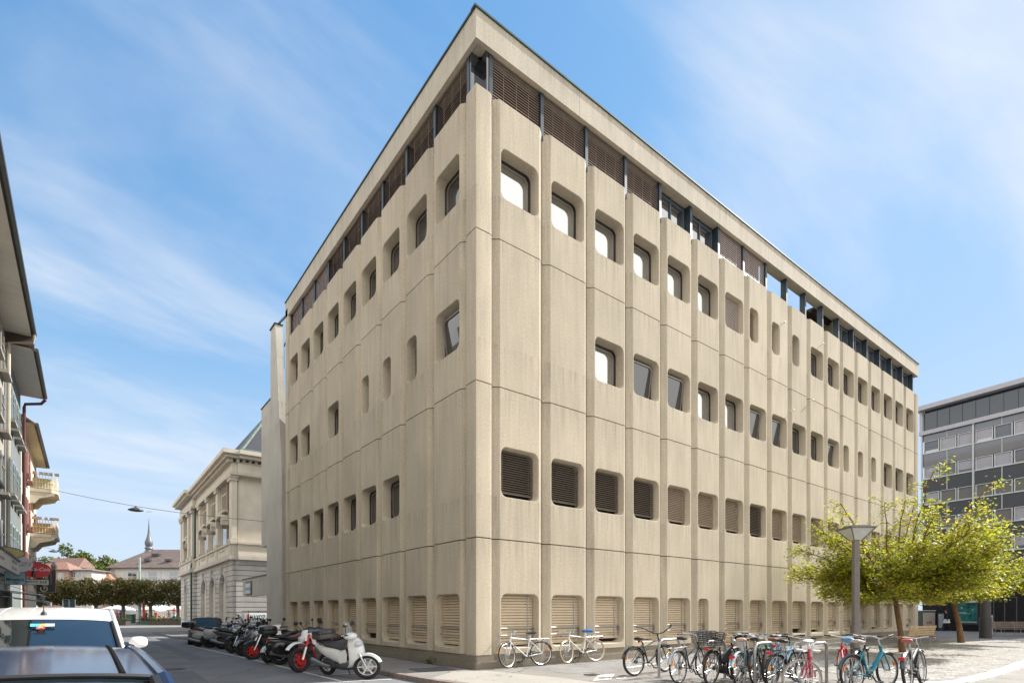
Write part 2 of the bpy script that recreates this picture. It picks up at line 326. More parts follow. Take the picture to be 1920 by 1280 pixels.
def kerb(name, line, wd=.16, z=.012, h=.125, m=kerb_m):
    b = MB()
    for (x0, y0), (x1, y1) in zip(line[:-1], line[1:]):
        n = max(1, int(math.hypot(x1 - x0, y1 - y0) / 1.0))
        for i in range(n):
            t0, t1 = i / n + .004, (i + 1) / n - .004
            p, q = Vector((x0 + (x1 - x0) * t0, y0 + (y1 - y0) * t0, z - h / 2)), Vector((x0 + (x1 - x0) * t1, y0 + (y1 - y0) * t1, z - h / 2))
            b.bar(p, q, wd, h)
    return tag(b.obj(name, m, ang=0), kind='structure')
kerb('kerb', [(-2.13, 12.0), (-2.10, 2.0)] + [(x - .05, y) for x, y in kx[1:]])
kerb('kerb', [(-2.13, 12.02)] + [(x - .04, y) for x, y in far_k[1:6]], m=M('granite_grey', (.25, .25, .25), .85, var=.15, sc=5, pos=True))
kerb('kerb', [(-10.2, -55), (-10.2, 38)], m=M('granite_grey'))
sheet('pale_walk', [(-1.9, -1.0), (-.8, -.12), (0.0, -.35), (.45, -2.6), (.75, -7.2), (.2, -7.0), (-.9, -5.0), (-1.5, -3.1), (-1.78, -1.6)], .004, pale_p)
sheet('asphalt_patch', [(1.2, -.35), (34, -.35), (34, -2.1), (9, -2.1), (5.5, -2.6), (1.25, -2.3)], .0035, M('asphalt_cool', (.235, .228, .22), .9, var=.14, sc=1.2, pos=True, speck=.2, bump=.3, bsc=70, crack=.33, stain=.3))
sheet('gravel_bed', [(9.0, -2.4), (33.5, -2.4), (33.5, -8.3), (12.2, -8.38), (8.2, -8.52), (6.9, -8.55), (6.2, -7.0), (7.2, -4.0)], .008, gravel_m)
b = MB(); ln = [(5.2, -7.85), (6.45, -8.62), (9.0, -8.66), (12.0, -8.55), (15.0, -8.42), (20, -8.4), (33, -8.4)]
for (x0, y0), (x1, y1) in zip(ln[:-1], ln[1:]):
    n = max(1, int(math.hypot(x1 - x0, y1 - y0) / 1.3))
    for i in range(n):
        t0, t1 = i / n + .006, (i + 1) / n - .006
        b.bar((x0 + (x1 - x0) * t0, y0 + (y1 - y0) * t0, .0), (x0 + (x1 - x0) * t1, y0 + (y1 - y0) * t1, .0), .34, .09)
tag(b.obj('stone_edging', M('white_stone', (.60, .58, .54), .8, var=.1, sc=3, pos=True, speck=.1, bump=.2)), kind='structure')
# repairs in the asphalt and the dirty strip along the wall
sheet('asphalt_repair', [(-7.6, 1.5), (-5.9, 1.3), (-5.8, 5.2), (-7.4, 5.4)], -.0965, M('asphalt_new', (.15, .15, .156), .85, var=.12, sc=1, pos=True, speck=.2, bump=.3, bsc=80))
sheet('asphalt_repair', [(-5.4, 9.0), (-4.9, 9.0), (-4.9, 30.0), (-5.4, 30.0)], -.0966, MATS['asphalt_new'])
sheet('paving_repair', [(5.4, -3.3), (7.4, -3.2), (7.5, -4.6), (5.5, -4.7)], .0042, M('paving_new', (.20, .19, .18), .9, var=.12, sc=1, pos=True, speck=.18, bump=.3, bsc=80))
r_ = random.Random(8); top_ = [(x * .5, -.06) for x in range(0, 68)]; low_ = [(x * .5, -.12 - r_.uniform(.02, .26)) for x in range(67, -1, -1)]
sheet('wall_base_dirt', top_ + low_, .0052, M('dirt_strip', (.13, .12, .105), .95, var=.3, sc=3, pos=True, speck=.3))
sheet('wall_base_dirt', [(-.06, y * .5) for y in range(0, 34)] + [(-.10 - r_.uniform(.02, .22), y * .5) for y in range(33, -1, -1)], .0052, MATS['dirt_strip'])
# painted marks
b = MB()
def stripe(b, p, q, wd, z):
    p, q = Vector((*p, z)), Vector((*q, z)); d = (q - p).normalized(); nrm = Vector((-d.y, d.x, 0)) * wd / 2
    b.add([p - nrm, q - nrm, q + nrm, p + nrm], [(0, 1, 2, 3)])
stripe(b, (-4.25, 18.5), (-3.66, 7.7), .10, -.092); stripe(b, (-3.66, 7.7), (-3.44, .42), .10, -.092); stripe(b, (-3.44, .36), (-2.35, .1), .10, -.092)
for y in (1.9, 3.9, 5.9, 7.9, 9.9, 11.9, 13.9, 15.9): stripe(b, (-3.5 - .045 * max(0, y - 2), y), (-2.3, y + .05), .08, -.092)
tag(b.obj('parking_marking', white_p, ang=0), kind='structure')
b = MB()
for q in ([(.62, -3.62), (1.16, -3.66), (2.05, -2.98), (1.55, -2.9)], [(1.3, -3.72), (1.62, -3.74), (1.72, -3.6), (1.4, -3.58)], [(3.4, -2.1), (5.0, -1.75), (5.1, -1.95), (3.5, -2.28)]):
    b.add([(x, y, .0085) for x, y in q], [(0, 1, 2, 3)])
tag(b.obj('plaza_marking', white_p, ang=0), kind='structure')
b = MB()
for k in range(9): stripe(b, (-9.5 + 1.02 * k, 46.2 - .36 * k * 1.9), (-9.0 + 1.02 * k, 46.0 - .36 * k * 1.9), .42, -.088)
tag(b.obj('crossing_marking', yellow_p, ang=0), kind='structure')
b = MB(); stripe(b, (-20, 62.5), (8, 58), .5, -.089); tag(b.obj('lane_marking', white_p, ang=0), kind='structure')

# ------------------------------------------------------------------ the concrete office building
conc = concrete('washed_concrete', (.520, .457, .358))
conc_f = concrete('fascia_concrete', (.53, .48, .40))
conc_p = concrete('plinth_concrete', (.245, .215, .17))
joint_m = M('joint_dark', (.035, .03, .025), .95, var=.1)
frame_m = M('bronze_frame', (.055, .048, .042), .4, metal=.5, var=.1)
trim_m = M('aluminium_trim', (.30, .28, .26), .4, metal=.5, var=.08)
glass_m = glassy('window_glass', (.055, .048, .042), .62, (.93, .97, 1.0), .01, .012); glass_d = glassy('low_reflect_glass', (.035, .033, .035), .12)  # second pane material reflects less: street front, far and tilted windows
steel_b = M('blue_steel', (.04, .058, .078), .45, metal=.2, var=.1)
shut_m = M('tan_shutter', (.62, .50, .355), .55, var=.06, sc=3)
blind_t = M('taupe_blind', (.30, .235, .165), .5, var=.07)
blind_d = M('brown_blind', (.135, .11, .085), .45, var=.08)
blind_r = M('grey_brown_blind', (.44, .335, .27), .5, var=.08)
blind_p = M('pale_blind', (.50, .42, .37), .55, var=.06)
galv = M('galvanised_steel', (.42, .42, .42), .42, metal=.75, var=.1)
office = thing('office_building', 'beige washed-concrete office block with rounded window openings behind the bikes', 'building')
J0, PI_, NR, NL = .575, 1.832, 18, 9
ST = [(.364, 3.48), (3.48, 7.61), (7.61, 11.62), (11.62, 15.41)]
PROF = [(-.905, .40), (-.905, .145), (-.80, .068), (-.752, .028), (-.727, .008), (-.70, 0)]
HZ = lambda k: (.50, 2.02) if k == 0 else (ST[k][0] + 1.16, ST[k][0] + 2.55)
HU = {'F': (-.675, .675), 'S': (-.675, .03)}
HR = {'F': .20, 'S': .20}
DEP = .34
def panel_mesh(key):
    b = MB(); full = PROF + [(-x, y) for x, y in reversed(PROF)]
    for k, h in enumerate(key):
        z0, z1 = ST[k][0] + (.014 if k else 0), ST[k][1] - (.014 if k < 3 else 0)
        n = len(full); iL, iR = 5, 6
        for i in range(n - 1):
            if i == iL and h: continue
            (xa, ya), (xb, yb) = full[i], full[i + 1]
            b.add([(xa, ya, z0), (xb, yb, z0), (xb, yb, z1), (xa, ya, z1)], [(0, 1, 2, 3)])
        b.add([(x, y, z0) for x, y in full] + [(x, y, z1) for x, y in full], [tuple(range(n - 1, -1, -1)), tuple(range(n, 2 * n))])
        if h:
            u0, u1 = HU[h]; a, c = HZ(k); r = HR[h]; lp = rrect(u0, u1, a, c, r, 6); m = len(lp)
            corners = [(.70, z0), (.70, z1), (-.70, z1), (-.70, z0)]
            o = len(b.v); b.v += [(x, 0, z) for x, z in lp] + [(x, 0, z) for x, z in corners]
            fs = []
            for q in range(4):
                for i in range(6): fs.append((o + q * 7 + i, o + q * 7 + i + 1, o + m + q))
                fs.append((o + q * 7 + 6, o + ((q + 1) % 4) * 7, o + m + (q + 1) % 4, o + m + q))
            b.f += fs; b.m += [0] * len(fs)
            rings = []
            for ins, dep in ((0, 0), (.010, .010), (.016, .03), (.055, DEP), (.055, DEP + .2)):
                rings.append([(x, dep, z) for x, z in rrect(u0 + ins, u1 - ins, a + ins, c - ins, r - ins * .3, 6)])
            b.loft(rings, cap=False)
    return b.mesh('wall_panel', conc, 32)
# window layout, storeys from the ground: F wide opening, S half-width slot, None blank
RK = []
for i in range(NR):
    RK.append(('S' if i == 5 else 'F', 'F', None if i < 2 else ('S' if i in (12, 13, 14) else 'F'), 'S' if i in (7, 8, 9) else 'F'))
LK = []
for i in range(NL):
    LK.append(('F', None if i < 2 else 'F', {1: 'S', 2: 'S', 3: 'S', 4: None, 6: None}.get(i, 'F'), 'F'))
PM = {}
def put(me, name, side, i, parent=office, z=0.):
    u = J0 + PI_ * (i + .5)
    return place(me, name, parent, (u, 0, z), 0.) if side == 'R' else place(me, name, parent, (0, u, z), rad(-90))
# window meshes (local: x along the wall, y inwards, z above the opening's bottom)
def win_frame(kind, tilt=0):
    u0, u1 = HU[kind]; H = HZ(1)[1] - HZ(1)[0]; b = MB(); i0 = .05; y = DEP
    o = rrect(u0 + i0, u1 - i0, i0, H - i0, .13, 5); q = rrect(u0 + i0 + .07, u1 - i0 - .07, i0 + .07, H - i0 - .07, .10, 5)
    b.loft([[(x, y, z) for x, z in o], [(x, y - .03, z) for x, z in o], [(x, y - .03, z) for x, z in q], [(x, y + .05, z) for x, z in q]], cap=False)
    return b.mesh('window', frame_m)
def win_sash(kind, tilt):
    u0, u1 = HU[kind]; H = HZ(1)[1] - HZ(1)[0]; b = MB(); i0 = .125; y = DEP + .012
    A, Bq = .165, .125
    o = rrect(u0 + i0, u1 - i0, i0, H - i0, .17, 6); q = rrect(u0 + i0 + .045, u1 - i0 - .045, i0 + .045, H - i0 - .045, .14, 6)
    X = Matrix.Translation((0, y, i0)) @ Matrix.Rotation(tilt, 4, 'X') @ Matrix.Translation((0, -y, -i0))
    b2 = MB(); b2.loft([[(x, y + .01, z) for x, z in o], [(x, y - .02, z) for x, z in o], [(x, y - .02, z) for x, z in q], [(x, y + .03, z) for x, z in q]], cap=False)
    b.add(b2.v, b2.f, 0, X)
    g = MB(); g.add([(x, y + .012, z) for x, z in q], [tuple(range(len(q)))], 0, X)
    return b.mesh('sash', trim_m), g.mesh('glass', glass_m, 0), g.mesh('glass', glass_d, 0)
WF = {k: win_frame(k) for k in 'FS'}
WS = {(k, t): win_sash(k, t) for k in 'FS' for t in (0, .12)}
def slats(kind, z0, z1, pitch, gap, y, name, mat, tiltf=.5, thick=.004):
    u0, u1 = HU[kind]; u0 += .06; u1 -= .06; b = MB(); n = int((z1 - z0) / pitch)
    for i in range(n):
        z = z1 - (i + .5) * pitch; hh = pitch * (1 - gap) / 2; dy = hh * tiltf
        pr = [(y - dy, z - hh), (y - dy - .006, z - hh * .3), (y - .004, z + hh * .4), (y + dy, z + hh)]
        b.add([(u0, a, c) for a, c in pr] + [(u1, a, c) for a, c in pr], [(j, j + 4, j + 5, j + 1) for j in range(3)])
    b.box(((u0 + u1) / 2, y, z1 - n * pitch - .012), (u1 - u0, .03, .03))
    for x in (u0 + (u1 - u0) * .12, u0 + (u1 - u0) * .88): b.box((x, y - .012, (z0 + z1) / 2), (.008, .004, z1 - z0))
    return b.mesh(name, mat)
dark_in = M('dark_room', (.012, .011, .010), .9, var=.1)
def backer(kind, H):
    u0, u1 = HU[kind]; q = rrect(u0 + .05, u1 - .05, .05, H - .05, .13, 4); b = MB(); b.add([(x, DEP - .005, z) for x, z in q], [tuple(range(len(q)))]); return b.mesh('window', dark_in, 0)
H1 = HZ(1)[1] - HZ(1)[0]; H0 = HZ(0)[1] - HZ(0)[0]
BK1, BK1S = backer('F', H1), backer('S', H1); BK0 = {k: backer(k, H0) for k in 'FS'}
BL_dark = slats('F', .14, H1 - .06, .064, .34, DEP - .12, 'blind', blind_d, .9)
BL_taupe = slats('F', .12, H1 - .06, .064, .10, DEP - .12, 'blind', blind_t, .45)
BL_pale = slats('F', .06, H1 - .06, .064, .06, DEP - .12, 'blind', blind_p, .4)
BL_slot = slats('S', .06, H1 - .06, .064, .2, DEP - .12, 'blind', blind_t, .6)
SH = {(k, d): slats(k, d, H0 - .05, .080, .13, DEP - .11, 'shutter', shut_m, .30) for k in 'FS' for d in (.06, .10, .16, .24)}
def rail(kind):
    u0, u1 = HU[kind]; b = MB(); x1 = u1 - .06; y = .17
    for z in (.36, .56): b.tube([(u0 - .0, y, z), (x1, y, z), (x1, DEP, z)], .014, 6)
    b.box((x1, y, .46), (.028, .028, .23)); b.box((x1 + .012, y + .13, .46), (.012, .26, .22))
    b.box((x1 - .17, DEP - .12, H0 / 2 + .05), (.035, .03, H0 - .22))
    return b.mesh('guard_rail', galv)
RL = {k: rail(k) for k in 'FS'}
for side, keys in (('R', RK), ('L', LK)):
    for i, key in enumerate(keys):
        if key not in PM: PM[key] = panel_mesh(key)
        put(PM[key], 'wall_panel', side, i)
        k = key[0]; W = put(BK0[k], 'shuttered_window', side, i, z=HZ(0)[0])
        place(SH[(k, (.06, .10, .16, .24)[(i * 7 + (side == 'L') * 2) % 4 if i > 1 else 1])], 'shutter', W); place(RL[k], 'guard_rail', W)
        if key[1]:
            z = HZ(1)[0]
            if side == 'R':
                W = put(BK1, 'window', side, i, z=z); place(BL_dark if i < 4 or i == 7 else BL_taupe, 'blind', W)
            else:
                W = put(WF['F'], 'window', side, i, z=z); s, g, gd = WS[('F', 0)]; place(s, 'sash', W); place(gd, 'glass', W)
        for st in (2, 3):
            h = key[st]
            if not h: continue
            z = HZ(st)[0]
            if h == 'S' and side == 'R' and st == 3 and i == 7: W = put(BK1S, 'window', side, i, z=z); place(BL_slot, 'blind', W); continue
            if side == 'R' and st == 3 and i == 6: W = put(BK1, 'window', side, i, z=z); place(BL_pale, 'blind', W); continue
            tl = .12 if (side == 'R' and st == 2 and i in (3, 4, 7, 8, 11)) or (side == 'L' and st == 2 and i == 0) else 0
            W = put(WF[h], 'window', side, i, z=z); s, g, gd = WS[(h, tl)]; place(s, 'sash', W); place(g if side == 'R' and i < 8 and not tl else gd, 'glass', W)
# corner piers (plan polygons, split at the same seams)
def pier(poly, name='corner_pier', ztop=15.41):
    b = MB()
    for k, (z0, z1) in enumerate(ST):
        b.prism(poly, z0 + (.014 if k else 0), (ztop if k == 3 else z1) - (.014 if k < 3 else 0))
    return b.obj(name, conc, office, ang=25)
hp = [(.0, .012), (.012, .0), (.44, .0), (.49, .010), (.525, .04), (.545, .09), (.553, .16), (.553, .45)]
pier(hp + [(.45, .553), (.16, .553), (.09, .545), (.04, .525), (.010, .49), (.0, .44)])
xe = J0 + NR * PI_
pier([(xe + .022, .45), (xe + .022, .16), (xe + .03, .09), (xe + .05, .04), (xe + .085, .01), (xe + .135, 0), (xe + .56, 0), (xe + .575, .012), (xe + .575, .45), (xe + .575, .6), (xe + .022, .6)])
ye = J0 + NL * PI_
pier([(.45, ye + .022), (.16, ye + .022), (.09, ye + .03), (.04, ye + .05), (.01, ye + .085), (0, ye + .135), (0, ye + .50), (.012, ye + .515), (.6, ye + .515), (.6, ye + .022)], ztop=17.0)
LX, LY = xe + .575, ye + .515
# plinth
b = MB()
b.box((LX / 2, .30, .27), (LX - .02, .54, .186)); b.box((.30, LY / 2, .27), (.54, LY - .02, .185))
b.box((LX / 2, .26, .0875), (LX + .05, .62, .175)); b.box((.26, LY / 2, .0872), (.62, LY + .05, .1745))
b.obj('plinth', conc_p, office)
# body behind the facades, attic blocks and terrace
body_m = concrete('body_concrete', (.30, .265, .21))
b = MB()
b.box((LX / 2 + .25, LY / 2 + .25, 7.6), (LX - .6, LY - .6, 15.1), m=0)
b.obj('core', [joint_m], office, ang=0)
b = MB(); AT0, AT1, TE0, TE1 = .42, 15.18, 15.18, 23.35
b.box(((.5 + TE0) / 2, LY / 2, 15.95), (TE0 - .5, LY - .9, 1.7)); b.box(((TE1 + LX - .45) / 2, LY / 2, 15.95), (LX - .45 - TE1, LY - .9, 1.7))
b.obj('attic_wall', M('attic_dark', (.05, .045, .04), .8, var=.1), office, ang=0)
b = MB(); b.box((TE1 - .06, LY / 2 - .1, 15.98), (.1, LY - 1.0, 1.78)); b.obj('terrace_wall', conc_f, office, ang=0)
b = MB(); b.box((TE0 / 2 + .2, LY / 2, 16.98), (TE0 - .3, LY - .7, .3)); b.box(((TE1 + LX) / 2 - .1, LY / 2, 16.98), (LX - TE1 - .25, LY - .7, .3)); b.obj('roof_slab', conc_f, office, ang=0)
# fascia: box beams cast in lengths, stepped soffit
b = MB()
def run(a, c, n, fn):
    for i in range(n):
        t0, t1 = a + (c - a) * i / n, a + (c - a) * (i + 1) / n
        fn(t0 + (.004 if i else 0), t1 - (.004 if i < n - 1 else 0))
run(.0, LX + .06, 9, lambda s, e: b.box(((s + e) / 2, .062, 17.0), (e - s, .125, .78)))
run(.126, LY, 5, lambda s, e: b.box((.0625, (s + e) / 2, 17.0), (.125, e - s, .779)))
b.box((LX / 2, .25, 17.02), (LX - .3, .25, .74)); b.box((.25, LY / 2 + .1, 17.021), (.25, LY - .3, .738))
b.box((LX / 2, .44, 17.035), (LX - .8, .13, .70)); b.box((.44, LY / 2 + .1, 17.036), (.13, LY - .8, .698))
b.box((LX - .02, LY / 2, 17.0), (.15, LY, .775))
b.obj('roof_fascia', conc_f, office, ang=0)
b = MB(); cap_m = M('copper_cap', (.045, .085, .080), .6, metal=.3, var=.2)
b.box((LX / 2 + .01, .06, 17.415), (LX + .14, .2, .05)); b.box((.06, LY / 2, 17.4145), (.2, LY + .02, .05)); b.obj('roof_cap', cap_m, office, ang=0)
# attic posts and glazing
AZ0, AZ1 = 15.22, 16.68
mu = MB(); mu.box((0, .27, (AZ0 + AZ1) / 2), (.085, .24, AZ1 - AZ0)); mu.box((0, .14, (AZ0 + AZ1) / 2), (.12, .03, AZ1 - AZ0)); mu_me = mu.mesh('attic_post', steel_b, 0)
for i in range(NR + 1): place(mu_me, 'attic_post', office, (J0 + PI_ * i, 0, 0))
for i in range(NL + 1): place(mu_me, 'attic_post', office, (0, J0 + PI_ * i, 0), rad(-90))
b = MB(); b.box((.30, .46, (AZ0 + AZ1) / 2), (.34, .06, AZ1 - AZ0)); b.box((.46, .30, (AZ0 + AZ1) / 2), (.06, .34, AZ1 - AZ0)); b.obj('corner_glazing', glassy('dark_glass', (.015, .018, .022), .18), office, ang=0)
def attic_blind(mat, tiltf, gap):
    b = MB(); n = 19; p = (AZ1 - AZ0) / n
    for i in range(n):
        z = AZ0 + (i + .5) * p; hh = p * (1 - gap) / 2; dy = hh * tiltf
        b.add([(-.83, .20 - dy, z - hh), (.83, .20 - dy, z - hh), (.83, .192, z), (-.83, .192, z), (.83, .20 + dy, z + hh), (-.83, .20 + dy, z + hh)], [(0, 1, 2, 3), (3, 2, 4, 5)])
    for x in (-.45, .0, .45): b.box((x, .18, (AZ0 + AZ1) / 2), (.007, .004, AZ1 - AZ0))
    return b.mesh('attic_blind', mat)
AB_d, AB_p = attic_blind(blind_r, .7, .08), attic_blind(M('rose_grey_blind', (.55, .45, .42), .5, var=.06), .45, .12)
def attic_window():
    b = MB()
    for x in (-.80, .0, .80): b.box((x, .40, (AZ0 + AZ1) / 2), (.06, .06, AZ1 - AZ0))
    for z in (AZ0 + .04, AZ1 - .16): b.box((0, .40, z), (1.60, .055, .08))
    return b.mesh('attic_window', M('blue_frame', (.10, .13, .16), .5, var=.1))
AW = attic_window()
ag = MB(); ag.add([(-.8, .42, AZ0), (.8, .42, AZ0), (.8, .42, AZ1), (-.8, .42, AZ1)], [(0, 1, 2, 3)]); ag_me = ag.mesh('glass', glassy('attic_glass', (.06, .06, .065), .42), 0)
cu = MB(); cu.box((-.25, .33, AZ0 + .28), (.9, .03, .42)); cu_me = cu.mesh('sun_screen', M('white_screen', (.75, .75, .76), .6, var=.03), 0)
for i in range(NR):
    u = J0 + PI_ * (i + .5)
    if i < 4: place(AB_d, 'attic_blind', office, (u, 0, 0))
    elif i in (6, 7): place(AB_p, 'attic_blind', office, (u, 0, 0))
    elif i in (4, 5) or i >= 12:
        W = place(AW, 'attic_window', office, (u, 0, 0)); place(ag_me, 'glass', W); place(cu_me, 'sun_screen', W)
for i in range(NL): place(AB_d if i < 6 else AB_p, 'attic_blind', office, (0, J0 + PI_ * (i + .5), 0), rad(-90))
# canopy on the terrace
b = MB(); wood_d = M('dark_timber', (.045, .035, .03), .8, var=.2)
for k in range(6): b.box((21.35 + k * .36, 2.9, 16.98), (.30, 4.4, .10))
for y in (.9, 2.9, 4.9): b.box((22.2, y, 16.86), (2.2, .12, .14))
b.box((22.3, 5.0, 16.0), (2.0, .05, 1.6)); b.obj('terrace_canopy', wood_d, office, ang=0)
# stair fin, its wing and the beam over the yard gate
wing_m = concrete('wing_concrete', (.56, .53, .47))
fin = MB()
poly = [(18.25, 0), (18.25, 8.8), (19.5, 17.15), (20.45, 17.15), (20.5, 13.35), (22.5, 13.35), (22.5, 5.3), (21.3, 5.3), (21.3, 3.62), (27.4, 3.62), (27.4, 2.5), (21.3, 2.5), (21.3, 0)]
X = Matrix(((0, 0, 1, 0), (1, 0, 0, 0), (0, 1, 0, 0), (0, 0, 0, 1)))
fin.prism(poly, 0.0, .34, X); fin.box((3.2, 19.6, 4.3), (6, 2.6, 8.6)); fin.box((5.6, 20.2, 5.3), (10, 4.0, 10.2))
fin.obj('stair_wall', wing_m, office, ang=0)
for y0_, y1_, z_, w_ in ((19.45, 20.5, 17.19, .46), (20.45, 22.55, 13.38, .42), (21.3, 27.45, 3.645, .42)): b = MB(); b.bar((.17, y0_, z_), (.17, y1_, z_), w_, .05); b.obj('wall_cap', M('dark_flashing', (.06, .06, .06), .6, var=.15), office, ang=0)
b = MB(); b.box((.95, 17.95, 7.4), (1.3, 1.0, 14.6)); b.obj('recess_wall', M('brown_cladding', (.16, .125, .105), .7, var=.12), office, ang=0)
b = MB(); b.tube([(.2, 17.5, 17.0), (.2, 19.5, 17.25)], .06, 8); b.tube([(.25, 18.7, 14.5), (.25, 18.7, 17.2)], .02, 6); b.tube([(.3, 17.6, 16.2), (.25, 18.75, 15.7)], .035, 6); b.obj('terrace_rail', M('blue_rail', (.03, .10, .12), .4, metal=.4), office)

hc = thing('cellar_hatch', 'dark blue-grey steel hatch let into the pavement at the corner of the plinth', 'hatch', (-.95, .62, .004), rad(-6)); b = MB(); b.box((0, 0, .006), (.95, .75, .012)); b.obj('plate', M('hatch_steel', (.13, .145, .165), .55, metal=.3, var=.2, sc=6), hc, ang=0); b = MB()
for y in (-.385, .385): b.box((0, y, .008), (1.0, .03, .016))
b.obj('frame', M('hatch_frame', (.09, .09, .09), .6), hc, ang=0)
for i, (x, y, z, lb) in enumerate(((-6.2, 6.0, -.098, 'round iron manhole cover in the shaded street'), (1.5, -2.75, .004, 'small round iron cover in the sunlit paving near the white marking'))):
    t = thing('manhole_cover', lb, 'manhole cover', (x, y, z)); b = MB(); b.lathe([(.33 if i == 0 else .2, 0), (.33 if i == 0 else .2, .008)], 24); b.ring((0, 0, .008), (0, 0, 1), .25 if i == 0 else .14, .006, 24, 4); b.obj('lid', M('cast_iron', (.07, .065, .06), .6, metal=.4, var=.25, sc=20), t)
# ------------------------------------------------------------------ two-wheelers
rub = M('tyre_rubber', (.022, .022, .023), .8, var=.2, sc=20); alu = M('polished_alloy', (.62, .62, .63), .28, metal=.9, var=.06); chrome = M('chrome', (.75, .75, .76), .12, metal=1, var=.03)
blk = M('black_plastic', (.018, .018, .02), .5, var=.2); blkg = M('black_gloss', (.012, .012, .014), .2, var=.1, coat=.6); grey_pl = M('dark_grey_plastic', (.05, .05, .052), .55, var=.15)
redl = M('red_lens', (.55, .012, .015), .2, var=.1); amber = M('amber_reflector', (.85, .30, .02), .3, var=.08); lens = M('clear_lens', (.55, .57, .6), .08, var=.05, spec=.8); leather = M('brown_leather', (.20, .075, .035), .6, var=.15)
engine_m = M('engine_metal', (.16, .16, .165), .45, metal=.6, var=.3, sc=15)
def sring(x, cy, cz, ry, rz, p=.75, n=14, tilt=0.):
    def sg(v): return math.copysign(abs(v) ** p, v)
    return [(x + tilt * sg(sin(2 * pi * j / n)) * rz, cy + sg(cos(2 * pi * j / n)) * ry, cz + sg(sin(2 * pi * j / n)) * rz) for j in range(n)]
def sbody(b, st, p=.75, n=14, m=0): b.loft([sring(x, 0, cz, ry, rz, p, n) for x, cz, ry, rz in st], m=m)
def wheel(name, parent, x, r, tw, rim_m, spoke='wire', tyre_m=None, steer=0., n=32, z=None, rimw=.012, nsp=None):
    W = MB(); c = Vector((0, 0, 0))
    W.cyl((0, -.045, 0), (0, .045, 0), .018, n=10)
    if spoke == 'wire':
        for k in range(28): a = 2 * pi * k / 28; W.tube([(.014 * cos(a + .5), .03 * (-1) ** k, .014 * sin(a + .5)), ((r - tw - .012) * cos(a), 0, (r - tw - .012) * sin(a))], .0017, 4, cap=False)
    else:
        W.cyl((0, -.05, 0), (0, .05, 0), .045, n=14)
        for k in range(nsp or 5):
            a = 2 * pi * k / (nsp or 5); W.bar((.03 * cos(a), 0, .03 * sin(a)), ((r - tw) * cos(a), 0, (r - tw) * sin(a)), .032, .03, up=(0, 1, 0))
        W.cyl((0, .055, 0), (0, .06, 0), r * .42, n=20)
    w = W.obj(name, rim_m if spoke != 'wire' else alu, parent, (x, 0, r if z is None else z))
    if steer: w.rotation_euler = (0, 0, steer)
    T = MB(); T.ring(c, (0, 1, 0), r - tw, tw, n, 8, flat=1.0); T.obj('tyre', tyre_m or rub, w)
    Q = MB(); Q.ring(c, (0, 1, 0), r - 2 * tw - rimw * .2, rimw, n, 6); Q.obj('rim', rim_m, w)
    return w
